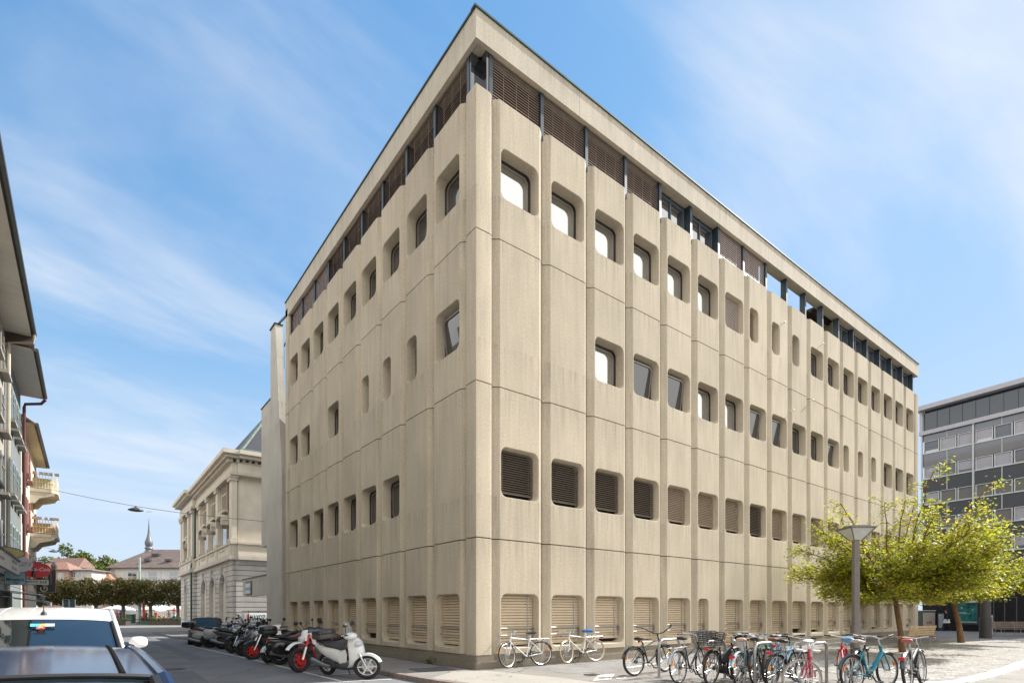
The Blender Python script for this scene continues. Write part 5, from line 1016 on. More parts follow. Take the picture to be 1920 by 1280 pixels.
# ------------------------------------------------------------------ shop signs hanging over the left pavement
def board_thing(name, label, loc, rz, w_, h_, mat, shape='rect', edge=None, arm=True, cat='sign'):
    t = thing(name, label, cat, loc, rz); b = MB()
    if shape == 'oval': poly = [(w_ / 2 * cos(2 * pi * i / 40), h_ / 2 * sin(2 * pi * i / 40)) for i in range(40)]
    else: poly = [(-w_ / 2, -h_ / 2), (w_ / 2, -h_ / 2), (w_ / 2, h_ / 2), (-w_ / 2, h_ / 2)]
    X = Matrix.Rotation(rad(90), 4, 'X'); b.prism(poly, -.05, .05, X); b.obj('panel', mat, t, ang=25)
    if edge:
        e = MB(); e.tube([X @ Vector((x, y, .05)) for x, y in poly], .014, 5, closed=True); e.obj('rim', edge, t)
    if arm: a = MB(); a.bar((-w_ / 2 - .55, 0, h_ * .2), (-w_ / 2 + .1, 0, h_ * .2), .04, .04); a.obj('bracket', M('wrought_iron', (.04, .04, .04), .6), t)
    return t
fz = lambda x, z: Matrix.Translation((x, -.056, z)) @ Matrix.Rotation(rad(90), 4, 'X')
whs = M('white_letter', (.75, .74, .72), .5, var=.02); dks = M('navy_letter', (.02, .035, .07), .5); s1 = board_thing('oval_sign', 'red oval drinks sign with white script lettering', (-9.86, 20.0, 3.36), 0, 1.0, .66, M('drinks_red', (.50, .015, .02), .35, var=.06), 'oval', M('red_rim', (.55, .015, .02), .35))
text_mesh('Coca-Cola', .22, whs, s1, 'lettering', fz(.03, .03), shear=.35, width=.86)
b = MB(); b.lathe([(.07, -.27), (.075, -.15), (.06, -.05), (.07, .05), (.03, .14), (.028, .2)], 14, Matrix.Translation((-.1, -.04, -.02)) @ Matrix.Scale(.35, 4, (0, 1, 0))); b.obj('bottle_picture', M('cola_brown', (.03, .012, .01), .3), s1)
s2 = board_thing('bar_sign', 'pale blue square bar sign under the oval signs', (-10.33, 17.0, 2.83), 0, .62, .50, M('ice_blue_sign', (.28, .42, .46), .5, var=.05), edge=M('teal_grey', (.06, .12, .14), .5))
text_mesh("Murphy's", .15, dks, s2, 'lettering', fz(0, -.05), shear=.2, bold=.004, width=.54); text_mesh('BAR', .08, dks, s2, 'lettering', fz(.03, -.18), shear=.2, bold=.003); text_mesh('I AI', .10, dks, s2, 'lettering', fz(.06, .13), bold=.002)
s3 = board_thing('strip_sign', 'narrow white strip sign lettered for the bar below the red oval', (-9.93, 19.6, 2.81), 0, 1.0, .235, M('white_sign_face', (.62, .60, .57), .5, var=.04), edge=M('wrought_iron', (.04, .04, .04), .6))
text_mesh('MURPHYS BAR', .17, dks, s3, 'lettering', fz(.0, .0), bold=.003, width=.92)
s4 = board_thing('vertical_sign', 'tall black sign with gold lettering running upwards', (-9.72, 24.0, 3.07), 0, .76, 1.13, M('sign_black', (.010, .011, .012), .35), edge=M('gold_edge', (.42, .36, .26), .4))
text_mesh('Gunar', .42, M('gold_letter', (.52, .47, .32), .5), s4, 'lettering', Matrix.Translation((-.06, -.056, -.08)) @ Matrix.Rotation(rad(90), 4, 'X') @ Matrix.Rotation(rad(90), 4, 'Z'), width=.92)
b = MB(); b.box((.2, -.055, .1), (.05, .01, .55)); b.obj('small_print', M('grey_print', (.12, .12, .12), .6), s4, ang=0)
s5 = board_thing('oval_sign', 'pale grey oval pizzeria sign left of the red oval', (-10.28, 16.2, 3.34), rad(6), 1.06, .66, M('grey_oval', (.40, .42, .46), .5, var=.04), 'oval')
text_mesh('PIZZI', .20, M('red_grey_letter', (.22, .10, .12), .5), s5, 'lettering', fz(.05, .0), shear=.25, width=.86)
s6 = board_thing('oval_sign', 'olive yellow oval sign at the left edge', (-10.45, 14.6, 3.62), 0, 1.15, .42, M('olive_sign', (.36, .33, .14), .5, var=.06), 'oval', M('brown_rim', (.12, .06, .05), .5))
s7 = thing('shop_fascia', 'long white shop sign along the wall with faint grey lettering', 'sign', (-10.0, 9.8, 3.0)); b = MB(); b.box((0, 0, 0), (.12, 7.0, .46)); b.obj('panel', M('off_white_sign', (.58, .57, .54), .6, var=.04), s7, ang=0); b = MB(); b.box((0.0, 0, .25), (.2, 7.1, .05)); b.obj('ledge', M('grey_ledge', (.2, .19, .18), .7), s7, ang=0)
b = MB()
for y in (-3.3, 0, 3.3): b.bar((-1.1, y, .1), (-.05, y, .1), .05, .05)
b.obj('bracket', M('wrought_iron', (.04, .04, .04), .6), s7)
for i, (dy, z, tx) in enumerate([(1.9, .10, 'RESTAURANT'), (1.9, -.10, 'ESCALE'), (-1.5, .0, 'RESTAURANT')]): text_mesh(tx, .13, M('faint_letter', (.33, .32, .31), .6), s7, 'lettering', Matrix.Translation((.064, dy, z)) @ Matrix.Rotation(rad(90), 4, 'Z') @ Matrix.Rotation(rad(90), 4, 'X'), width=1.5)
wl = thing('wall_lantern', 'black lantern on a scrolled iron bracket at the cream house', 'lantern', (-10.95, 30.6, 4.45)); b = MB(); b.tube([(0, 0, 0), (1.35, 0, 0)], .03, 6); b.ring((.35, 0, .18), (0, 1, 0), .17, .018, 18, 5); b.ring((.75, 0, .15), (0, 1, 0), .14, .018, 18, 5); b.obj('bracket', M('wrought_iron'), wl); b = MB(); b.lathe([(.09, -.5), (.16, -.2), (.12, -.1), (.02, .0)], 6, Matrix.Translation((1.3, 0, 0))); b.obj('lantern', M('lantern_dark', (.06, .055, .055), .5), wl)
def awning(label, y0, y1, z, col):
    t = thing('awning', label, 'awning', (0, 0, 0), 0); b = MB(); b.grid(lambda u, v: (-11.05 + 1.5 * v, y0 + (y1 - y0) * u, z - .55 * v), 6, 5); b.grid(lambda u, v: (-9.55, y0 + (y1 - y0) * u, z - .55 - .16 * v), 12, 2); b.obj('canvas', M(col[0], col[1], .8, var=.08), t)
    b = MB()
    for y in (y0, y1): b.tube([(-11.05, y, z - .35), (-9.58, y, z - .56)], .02, 5)
    b.tube([(-9.56, y0, z - .56), (-9.56, y1, z - .56)], .03, 6); b.obj('frame', galv, t); return t
awning('teal green shop awning low on the left', 16.2, 19.6, 2.75, ('teal_canvas', (.10, .20, .19)))
awning('pale grey shop awning beyond the teal one', 20.4, 25.5, 2.55, ('grey_canvas', (.30, .31, .30)))
tr = thing('traffic_sign', 'back of a square traffic sign on a grey double frame above the white roof', 'traffic sign', (-8.9, 27.5, 0), 0); b = MB(); b.box((0, 0, 1.9), (.50, .03, .5)); b.obj('panel', M('sign_back', (.06, .09, .11), .5, metal=.4), tr, ang=0); b = MB(); b.tube([(-.27, -.02, 0), (-.27, -.02, 2.2), (.27, -.02, 2.2), (.27, -.02, 0)], .025, 6); b.tube([(0, -.03, 1.6), (0, -.03, 2.2)], .02, 5); b.obj('frame', M('frame_grey_green', (.22, .30, .30), .5, metal=.3), tr)
# ------------------------------------------------------------------ old stone building with arches beyond the yard
cl_ = thing('stone_building', 'ornate pale stone public building with arched ground floor and columns', 'building'); lime = M('ashlar_yellow', (.66, .61, .52), .85, var=.08, sc=1.2, pos=True, speck=.06, bump=.15, bsc=40); lime2 = M('ashlar_grey', (.54, .525, .50), .88, var=.13, sc=1.0, pos=True, speck=.12, bump=.25, bsc=30); trm = M('ashlar_moulding', (.57, .525, .45), .85, var=.12, sc=2, pos=True)
Y0, Y1, YP = 30.6, 46.6, 55.2
arch = [(34.2, 1.35), (38.5, 1.35), (42.7, 1.35), (51.6, .9)]; AZ, H_c = 4.35, .372
b = MB(); b.prism(rrect(.25, 14, Y0 + .15, YP - .2, .4, 4), 0, 12.2); b.obj('wall', lime, cl_, ang=30)
b = MB()
for c in range(14):
    z0, z1 = c * H_c + .02, (c + 1) * H_c - .018; zc = (z0 + z1) / 2; seg = []; ycur = Y0 + .02
    for y, w_ in arch:
        zs = AZ - w_; hwid = w_ if zc < zs else (sqrt(max(0, w_ * w_ - (zc - zs) ** 2)) if zc < AZ else 0)
        if hwid > .05: seg.append((ycur, y - hwid)); ycur = y + hwid
    seg.append((ycur, Y1)) if ycur < Y1 else None
    for a, e in seg:
        if a < Y1: b.box((.12, (a + min(e, YP)) / 2, zc), (.24, min(e, YP) - a, z1 - z0))
    if ycur >= Y1 or True:
        a = max(ycur, Y1) if zc < AZ and ycur > 50 else Y1
        if not (zc < AZ - .9 + .9 and any(abs(51.6 - yy) < .01 for yy, _ in arch)): pass
        b.box((-.02, (a + YP) / 2, zc), (.5, YP - a, z1 - z0)); 
        if a > Y1: b.box((-.02, (Y1 + 51.6 - .85) / 2, zc), (.5, 51.6 - .85 - Y1, z1 - z0))
    b.box((7, Y0 + .0, zc), (13.6, .32, z1 - z0))
b.obj('rusticated_base', lime2, cl_, ang=0)
for y, w_ in arch:
    x = -.3 if y > 50 else -.02; b = MB(); zs = AZ - w_; pts = [(y + w_ * cos(pi * i / 16), zs + w_ * sin(pi * i / 16)) for i in range(17)]; po_ = [(y + (w_ + .28) * cos(pi * i / 16), zs + (w_ + .28) * sin(pi * i / 16)) for i in range(17)]
    b.loft([[(x + .0, a, z) for a, z in po_], [(x - .02, a, z) for a, z in po_], [(x - .02, a, z) for a, z in pts], [(x + 1.1, a, z) for a, z in pts]], closed=False, cap=False)
    for s in (-1, 1): b.box((x + .55, y + s * (w_ - .01), zs / 2), (1.1, .04, zs))
    b.box((x - .06, y, AZ + .28), (.2, .3, .55)); W = b.obj('arch', lime2, cl_, ang=40)
    g = MB(); g.box((x + 1.0, y, AZ / 2), (.06, 2 * w_ - .1, AZ)); g.obj('arch_window', M('grey_door', (.20, .20, .205), .5, var=.1), W, ang=0)
def band(name, z0, z1, pr, m, yend=YP + .1):
    b = MB(); b.box(((-pr + .3) / 2, (Y0 - pr + yend) / 2, (z0 + z1) / 2), (pr + .3, yend - Y0 + pr, z1 - z0)); b.box((7.1, Y0 + .15 - pr / 2 - .1, (z0 + z1) / 2), (13.6, pr + .5, z1 - z0 - .003)); b.box(((-pr - .3 + .3) / 2, (Y1 + YP) / 2 + .1, (z0 + z1) / 2), (pr + .62, YP - Y1 + .3, z1 - z0 + .004)); return b.obj(name, m, cl_, ang=0)
band('string_course', 5.2, 5.45, .28, trm); band('string_course', 5.45, 5.6, .14, trm); band('pedestal_course', 5.6, 6.3, .06, lime); band('string_course', 6.3, 6.45, .16, trm)
band('entablature', 11.15, 11.35, .16, trm); band('frieze', 11.35, 12.0, .05, lime); band('cornice', 12.28, 12.5, .50, trm); band('cornice', 12.5, 12.78, .72, lime)
b = MB()
for k in range(62): b.box((-.18, Y0 - .1 + k * .4, 12.14), (.34, .2, .24))
for k in range(16): b.box((.3 + k * .4, Y0 - .12, 12.14), (.2, .34, .24))
b.box((.1, (Y0 + YP) / 2, 12.04), (.5, YP - Y0, .08)); b.box((7, Y0 - .05, 12.041), (13, .5, .079)); b.obj('dentil_course', trm, cl_, ang=0)
for y in (31.1, 36.35, 40.6, 44.9, 47.4, 49.8, 53.2, 54.8):
    x = -.02 if y < Y1 else -.3; b = MB(); b.box((x + .14, y, 8.7), (.34, .85, 4.6)); W = b.obj('pilaster', lime, cl_, ang=0); q = MB(); q.box((x + .1, y, 10.9), (.5, 1.02, .22)); q.box((x + .11, y, 11.06), (.6, 1.15, .12)); q.obj('capital', trm, W, ang=0); q = MB(); q.box((x + .1, y, 6.6), (.46, 1.02, .25)); q.box((x + .12, y, 5.98), (.4, .98, 1.0)); q.obj('pedestal', trm, W, ang=0)
for y in (34.2, 38.5, 42.7, 51.6):
    x = 0. if y < Y1 else -.12; b = MB(); b.box((x + .22, y, 10.1), (.14, 2.3, 2.2)); W = b.obj('window', M('brown_reveal', (.22, .15, .115), .7), cl_, ang=0); g = MB(); g.box((x + .165, y, 10.1), (.05, 1.7, 1.85)); g.obj('glass', lg, W, ang=0)
    f = MB(); f.box((x + .12, y, 10.1), (.06, .09, 1.9)); f.box((x + .121, y, 10.35), (.06, 1.75, .09))
    for s in (-1, 1): f.box((x + .12, y + s * .86, 10.1), (.06, .10, 1.95)); f.box((x + .12, y + s * .43, 10.1), (.05, .05, 1.85))
    f.obj('glazing_bar', M('cream_frame', (.52, .46, .36), .6), W, ang=0); s_ = MB(); s_.box((x + .06, y, 9.02), (.36, 2.3, .16)); s_.obj('sill', trm, W, ang=0)
    b = MB(); b.box((x + .22, y, 7.2), (.14, 1.9, 2.1)); W = b.obj('window', M('brown_reveal'), cl_, ang=0); g = MB(); g.box((x + .165, y, 7.2), (.05, 1.4, 1.9)); g.obj('glass', lg, W, ang=0)
    p = MB(); p.loft([[(x + dx, y + 1.25 * cos(pi * i / 12), 8.3 + r_ * sin(pi * i / 12)) for i in range(13)] for dx, r_ in ((.2, .55), (-.28, .55), (-.28, .35), (.2, .35))], closed=False, cap=False); p.box((x - .05, y - 1.05, 8.2), (.5, .28, .5)); p.box((x - .05, y + 1.05, 8.2), (.5, .28, .5)); p.obj('pediment', trm, W, ang=40); s_ = MB(); s_.box((x + .06, y, 6.12), (.34, 2.0, .14)); s_.obj('sill', trm, W, ang=0)
b = MB(); b.tube([(-.10, 46.75, 11.9), (-.14, 46.75, 6.6), (-.42, 46.75, 5.9), (-.42, 46.75, .1)], .085, 8); b.obj('downpipe', M('dark_green_pipe', (.035, .075, .055), .5), cl_)
b = MB(); b.loft([[(x, y, 12.8) for x, y in ((.5, Y0 + .5), (13.5, Y0 + .5), (13.5, YP - .4), (.5, YP - .4))], [(x, y, 18.2) for x, y in ((3.9, Y0 + 3.3), (10, Y0 + 3.3), (10, YP - 4), (3.9, YP - 4))]]); b.obj('roof', M('slate', (.05, .055, .065), .6, var=.2, sc=8, pos=True), cl_, ang=0)
b = MB(); b.box((7, Y0 + .25, 12.95), (12.6, .6, .34)); b.bar((.55, Y0 + .55, 12.95), (3.9, Y0 + 3.3, 18.25), .24, .16); b.bar((.6, Y0 + .5, 12.9), (.6, YP - .5, 12.9), .5, .25); b.obj('copper_flashing', M('verdigris', (.15, .20, .19), .7, var=.2, sc=3), cl_, ang=0)
b = MB(); b.box((6.4, Y0 + 1.35, 14.0), (1.5, 1.3, 2.2)); b.obj('dormer', M('dormer_white', (.5, .52, .53), .6), cl_, ang=0)
# information board on the yard beam, hung street lights and their wires
ib = thing('information_board', 'small framed board with white and blue bands on the concrete beam over the yard', 'sign', (-.02, 25.6, 3.02), rad(-90)); b = MB(); b.box((0, 0, 0), (1.6, .06, .86)); b.obj('frame', M('slate_frame', (.06, .07, .08), .5), ib, ang=0)
b = MB(); b.box((-.08, -.035, .17), (1.25, .02, .26)); b.box((-.08, -.035, -.05), (1.25, .02, .16), m=1); b.box((-.08, -.035, -.24), (1.25, .02, .2)); b.obj('face', [M('white_face', (.55, .56, .58), .4, var=.12, sc=14), M('blue_face', (.10, .22, .36), .4)], ib, ang=0)
wire_m = M('wire_dark', (.10, .10, .11), .6)
def hung(label, a, e, k):
    a, e = Vector(a), Vector(e); w_ = MB(); w_.tube([a + (e - a) * i / 10 - Vector((0, 0, .25 * sin(pi * i / 10))) for i in range(11)], .014, 4); o = w_.obj('span_wire', wire_m); tag(o, 'thin wire across the street carrying the ' + label[1], 'wire')
    p = a + (e - a) * k - Vector((0, 0, .25 * sin(pi * k) + .02)); t = thing('hanging_lamp', label[0], 'street lamp', p); b = MB(); b.lathe([(.0, -.30), (.30, -.28), (.42, -.24), (.40, -.19), (.16, -.08), (.05, -.03), (.05, .02)], 22); b.obj('shade', M('lamp_shade_dark', (.06, .06, .06), .5), t); return t
hung(('black disc-shaped lamp hung over the street', 'nearer disc lamp'), (-9.73, 34.71, 9.45), (-.02, 21.9, 6.75), .415)
hung(('small black disc lamp far down the street above the roofs', 'farther disc lamp'), (-14.2, 66, 9.3), (-8.4, 66, 8.0), .55)
# ------------------------------------------------------------------ trees
def leaves(b, pts, size, rnd, flat=.5):
    for p in pts:
        s = size * rnd.uniform(.65, 1.3); a = rnd.uniform(0, 2 * pi); tl = rnd.gauss(0, flat); rl = rnd.gauss(0, flat)
        u = Vector((cos(a), sin(a), tl)).normalized(); n = Vector((-sin(a), cos(a), rl)).normalized(); p = Vector(p)
        b.add([p - u * s * .5, p + n * s * .30 - u * s * .08, p + u * s * .55, p - n * s * .30 - u * s * .08], [(0, 1, 2, 3)])
def broad_tree(name, label, base, h_trunk, R_, z0, z1, n_limb, leaf_n, leaf_s, mat, seed, lean=(0, 0), bark=None, shoots=6, trunk_r=.14, group=None, sway=1., keep_off=False):
    rnd = random.Random(seed); t = thing(name, label, 'tree', (*base, 0), 0, group); b = MB(); top = Vector((lean[0], lean[1], h_trunk))
    b.tube([(0, 0, -.05), (lean[0] * .3, lean[1] * .3, h_trunk * .4), top], [trunk_r * 1.35, trunk_r * 1.0, trunk_r * .85], 12)
    near_lamp = lambda p: abs((p.x + base[0] - 13.03) * .7916 - (p.y + base[1] + 4.2) * .611) < .85 and (p.x + base[0] - 13.03) * .611 + (p.y + base[1] + 4.2) * .7916 < .6 and p.z > 2.2
    lf = MB(); pts = []; tw = []
    for i in range(n_limb):
        az = 2 * pi * i / n_limb + rnd.uniform(-.25, .25); shoot = i % max(1, n_limb // max(1, shoots)) == 0
        el = rnd.uniform(.05, 1.0) if not shoot else rnd.uniform(.75, 1.25); ln = R_ * (rnd.uniform(.55, 1.06) if not shoot else rnd.uniform(.95, 1.25))
        d = Vector((cos(az) * cos(el), sin(az) * cos(el), sin(el) * .9)); p = top.copy(); path = [p.copy()]; n = 9
        for k in range(n):
            d2 = (d + Vector((rnd.gauss(0, .12), rnd.gauss(0, .12), rnd.gauss(0, .10) - (.05 if k > 4 and not shoot else -.03)))).normalized(); p = p + d2 * ln / n; p.z = min(max(p.z, z0 + .25 * rnd.random()), z1 + (1.15 if shoot else 0)); path.append(p.copy())
        if keep_off and any(near_lamp(p_) for p_ in path): continue
        b.tube(path, [trunk_r * .42 * (1 - .85 * k / n) + .008 for k in range(n + 1)], 6); tw.append((path, 1.))
        for k in range(2, n + 1):
            for q in range(4 if not shoot else 2):
                a2 = az + rnd.choice((-1, 1)) * rnd.uniform(.4, 1.3); d3 = Vector((cos(a2), sin(a2), rnd.uniform(-.5, .6))).normalized(); l3 = R_ * rnd.uniform(.14, .40) * (1.1 - .6 * k / n); s0 = path[k]; pp = [s0 + d3 * l3 * j / 4 + Vector((0, 0, rnd.gauss(0, .04))) for j in range(5)]
                b.tube(pp, [.014, .011, .009, .007, .004], 4, cap=False); tw.append((pp, .5))
    tot = sum(w_ for _, w_ in tw); zc = 0
    for path, w_ in tw:
        for _ in range(int(leaf_n * w_ / tot)):
            u = rnd.uniform(.12, 1.0) * (len(path) - 1); i = min(int(u), len(path) - 2); q = path[i].lerp(path[i + 1], u - i)
            pts.append(q + Vector((rnd.gauss(0, .13 * sway), rnd.gauss(0, .13 * sway), rnd.gauss(0, .11 * sway))))
    pts = [p for p in pts if p.z > z0 and not (keep_off and near_lamp(p))]
    leaves(lf, pts, leaf_s, rnd)
    b.obj('trunk', bark or M('bark_brown', (.17, .095, .045), .9, var=.3, sc=8, stretch=(3, 3, .6), bump=.4, bsc=30), t); lf.obj('crown', mat, t, ang=0); return t
leaf_y = leafy('leaf_yellow_green', [(.18, .28, .02), (.34, .40, .03), (.52, .51, .035), (.60, .50, .055), (.26, .35, .03), (.36, .30, .08)], .6)
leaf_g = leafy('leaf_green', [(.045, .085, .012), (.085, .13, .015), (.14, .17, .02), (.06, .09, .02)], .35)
broad_tree('plaza_tree', 'spreading yellow-green tree behind the street lamp and bicycles', (16.1, -4.65), 2.0, 3.9, 1.75, 5.6, 64, 46000, .115, leaf_y, 5, lean=(-.3, .15), shoots=9, trunk_r=.095, keep_off=True)
broad_tree('plaza_tree', 'second yellow-green tree with a slanting trunk before the green poster', (26.0, -4.1), 2.2, 3.4, 1.95, 5.5, 46, 28000, .135, leaf_y, 9, lean=(-.45, .25), shoots=6, trunk_r=.12)
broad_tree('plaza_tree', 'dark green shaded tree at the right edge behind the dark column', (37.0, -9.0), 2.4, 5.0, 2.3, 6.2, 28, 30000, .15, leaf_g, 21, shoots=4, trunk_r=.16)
leaf_p = leafy('leaf_plane_autumn', [(.035, .05, .012), (.07, .085, .018), (.12, .085, .03), (.15, .14, .03), (.09, .055, .025), (.05, .075, .015)], .25)
def pollard(x, y, seed, label):
    rnd = random.Random(seed); t = thing('plane_tree', label, 'tree', (x, y, -.1), rad(-37), 'clipped plane trees along the market square'); b = MB(); b.tube([(0, 0, 0), (.05, 0, 1.3), (0, 0, 2.7)], [.24, .2, .22], 10)
    for k in range(7): a = 2 * pi * k / 7; b.tube([(0, 0, 2.4), (1.0 * cos(a), 1.0 * sin(a), 3.3), (1.5 * cos(a), 1.4 * sin(a), 4.9)], [.13, .09, .03], 6)
    lf = MB(); pts = []; bl = [(rnd.uniform(-1.5, 1.5), rnd.uniform(-1.5, 1.5), rnd.uniform(2.9, 5.9), rnd.uniform(.45, .85)) for _ in range(40)]
    bl += [(sx_ * 1.35, sy_ * 1.3, sz_, .8) for sx_ in (-1, -.33, .33, 1) for sy_ in (-1, 1) for sz_ in (3.1, 3.9, 4.7, 5.5)]
    for cx, cy, cz, r in bl:
        for _ in range(85):
            d = Vector((rnd.gauss(0, 1), rnd.gauss(0, 1), rnd.gauss(0, 1))).normalized() * r * rnd.uniform(.55, 1.05) ; p = Vector((cx + d.x, cy + d.y, cz + d.z * .8)); pts.append(Vector((max(-1.95, min(1.95, p.x)), max(-2.0, min(2.0, p.y)), max(2.45 + rnd.uniform(-.3, .1), min(6.2 + rnd.uniform(-.35, .3), p.z)))))
    leaves(lf, pts, .26, rnd, .8); b.obj('trunk', M('bark_plane', (.16, .13, .10), .9, var=.3, sc=4), t); lf.obj('crown', leaf_p, t, ang=0)
ux, uy = .7916, -.611
for i, s in enumerate((-11.4, -7.6, -3.75, 0., 3.72, 7.45, 11.2)):
    w_ = ['leftmost visible clipped plane tree, behind the black vertical sign', 'clipped plane tree behind the small square traffic sign', 'clipped plane tree left of the market stalls, its trunk by the white roof', 'clipped plane tree next to the tall pale mast', 'clipped plane tree with its trunk beside the flower stall', 'clipped plane tree half hidden by the stone building', 'clipped plane tree mostly hidden behind the stone building'][i]
    pollard(-4.2 + s * ux, 80.0 + s * uy, 40 + i, w_)
def far_tree(label, c, r, seed, n=5200, s=.8):
    rnd = random.Random(seed); t = thing('deciduous_tree', label, 'tree', (c[0], c[1], 0)); b = MB(); b.tube([(0, 0, 0), (0, 0, c[2])], [.5, .3], 8); b.obj('trunk', M('bark_plane'), t); lf = MB(); pts = []
    for _ in range(34):
        cc = Vector((rnd.gauss(0, .5), rnd.gauss(0, .5), rnd.gauss(.1, .42))); cc = Vector((cc.x * r, cc.y * r, c[2] + cc.z * r * .8))
        for _ in range(n // 34): d = Vector((rnd.gauss(0, 1), rnd.gauss(0, 1), rnd.gauss(0, 1))).normalized() * r * .34 * rnd.uniform(.5, 1.05); pts.append(cc + d)
    leaves(lf, pts, s, rnd, .8); lf.obj('crown', leafy('leaf_far', [(.07, .11, .03), (.12, .17, .035), (.18, .21, .04), (.13, .13, .05)], .3), t, ang=0)
far_tree('big round green tree between the red roofs far away', (-10.6, 154.0, 11.2), 4.9, 71)
far_tree('smaller green tree right of the big one beside the church roof', (-5.3, 150.0, 10.2), 3.6, 73, 3000)
# ------------------------------------------------------------------ far side: church, houses, mast, market
RZ = rad(-37.66)
def frame(D, px):        # point of the ground at depth D on the line of sight used to lay the far side out
    tt = (px - 960) / 1032; return (-8.092 + (tt * .7916 + .611) * D, -12.033 + (-tt * .611 + .7916) * D)
def far_house(name, label, px0, px1, D, dep, zw, zr, wallm, roofm, hip=True, cat='house', wins=(), over=.6, hipx=None):
    x0, y0 = frame(D, px0); k = (px1 - px0) / 1032 * D; t = thing(name, label, cat, (x0, y0, 0), RZ); b = MB(); b.box((k / 2, dep / 2, zw / 2), (k, dep, zw)); b.obj('wall', wallm, t, ang=0)
    b = MB(); o = over; hi = (hipx or min(dep / 2 * .98, k * .45)) if hip else -.0; e = [(-o, -o, zw), (k + o, -o, zw), (k + o, dep + o, zw), (-o, dep + o, zw)]; r = [(hi, dep / 2, zr), (k - hi, dep / 2, zr)]
    b.add(e + r + [(x, y, z - .18) for x, y, z in e], [(0, 1, 5, 4), (1, 2, 5), (2, 3, 4, 5), (3, 0, 4), (0, 6, 7, 1), (1, 7, 8, 2), (2, 8, 9, 3), (3, 9, 6, 0), (6, 9, 8, 7)]); rf_ = b.obj('roof', roofm, t, ang=0)
    for (wx, wz, ww, wh, sh) in wins:
        b = MB(); b.box((wx, -.03, wz), (ww + .25, .1, wh + .25)); W = b.obj('window', M('white_trim_far', (.6, .6, .58), .6), t, ang=0); g = MB(); g.box((wx, -.07, wz), (ww, .06, wh)); g.obj('glass', lg, W, ang=0); f = MB(); f.box((wx, -.11, wz), (.09, .04, wh)); f.box((wx, -.112, wz), (ww, .04, .08)); f.obj('glazing_bar', M('white_trim_far'), W, ang=0)
        if sh:
            for q in (-1, 1): s = MB(); s.box((wx + q * (ww / 2 + .55), -.06, wz), (.85, .06, wh + .1)); s.obj('shutter', M('shutter_pale', (.55, .58, .60), .6), W, ang=0)
    return t, rf_, k
rt = M('church_tile', (.14, .105, .095), .85, var=.22, sc=1.2); wt = M('church_white', (.66, .64, .60), .85, var=.05)
ch, chr_, k = far_house('chapel', 'long white chapel with a big brown hipped roof behind the clipped trees', 209, 440, 120, 15, 11.2, 16.0, wt, rt, cat='church', wins=[(px, 9.3, 1.8, 2.2, True) for px in (4.6, 9.0, 13.6, 18.2, 22.8)], over=.8, hipx=3.6)
b = MB()
for x, y, z, w_ in ((6.9, 4.9, 14.5, 1.6), (6.8, 2.2, 13.0, 1.2), (11.4, 2.2, 13.0, 1.2)): b = MB(); b.box((x, y - .5, z), (w_, .9, .5)); b.obj('skylight', M('skylight_dark', (.05, .055, .065), .3), chr_, ang=0)
b = MB()
b = MB()
for i in range(12): b.box((.25, -.04, .5 + i * .9), (.9 if i % 2 else 1.3, .08, .8))
b.obj('corner_stones', M('quoin_grey', (.40, .39, .37), .85), ch, ang=0)
b = MB(); tin = M('spire_tin', (.15, .16, .18), .5, metal=.3, var=.18, sc=3); X = Matrix.Translation((3.4, 7.2, 0)) @ Matrix.Scale(.72, 4, (1, 0, 0)) @ Matrix.Scale(.72, 4, (0, 1, 0))
b.lathe([(.95, 14.0), (.95, 15.4)], 8, X); b.obj('belfry', M('belfry_dark', (.10, .10, .10), .7), ch, ang=0)
b = MB(); b.lathe([(1.25, 15.35), (1.2, 15.55), (.95, 15.75), (.95, 16.0), (1.2, 16.15), (1.15, 16.4), (.85, 16.65), (1.0, 16.9), (1.18, 17.35), (1.12, 17.8), (.8, 18.4), (.5, 19.1), (.32, 20.0), (.2, 21.2), (.10, 22.3), (.03, 23.2)], 12, X); sp_ = b.obj('spire', tin, ch); b = MB(); b.bar((3.4, 7.2, 23.1), (3.4, 7.2, 25.4), .09, .09); b.bar((2.75, 7.2, 24.7), (4.05, 7.2, 24.7), .08, .08); b.obj('cross', M('iron_far', (.12, .12, .13), .6), sp_, ang=0)
far_house('house', 'grey house with a brown gable roof far left above the orange roof', 88, 146, 118, 4, 11.2, 13.3, M('grey_far', (.30, .29, .28), .9), M('brown_roof', (.20, .12, .10), .85, var=.2, sc=2), hip=False, wins=[(5.4, 10.4, .7, .8, False)])
far_house('house', 'house with a red roof and a white gable window behind the black sign', 76, 128, 112, 4, 10.2, 11.9, M('pink_far', (.45, .30, .24), .9), M('orange_roof', (.27, .15, .115), .85, var=.2, sc=2), hip=True, wins=[(2.4, 8.9, .8, 1.0, False), (4.2, 8.9, .8, 1.0, False)])
far_house('house', 'low pale house with four dark windows below the green tree', 130, 172, 113, 4, 10.2, 10.6, M('cream_far', (.62, .56, .50), .9), M('grey_roof', (.20, .19, .18), .85), hip=True, wins=[(.9, 9.2, .6, .9, False), (1.9, 9.2, .6, .9, False), (2.9, 9.2, .6, .9, False)])
far_house('house', 'low house with a terracotta roof left of the chapel', 160, 208, 116, 4, 8.2, 9.8, M('tan_far', (.50, .36, .27), .9), M('terracotta', (.36, .19, .13), .85, var=.2, sc=2), hip=True, over=.4)
ms = thing('mast', 'tall pale steel mast standing among the clipped trees', 'mast', (*frame(75.5, 262), -.1)); b = MB(); b.lathe([(.42, 0), (.42, .3)], 12); b.obj('foot', M('mast_foot', (.30, .30, .30), .7), ms); b = MB(); b.lathe([(.20, .3), (.17, 4), (.13, 9.1)], 12); b.obj('pole', M('mast_green', (.34, .42, .40), .5, metal=.2), ms)
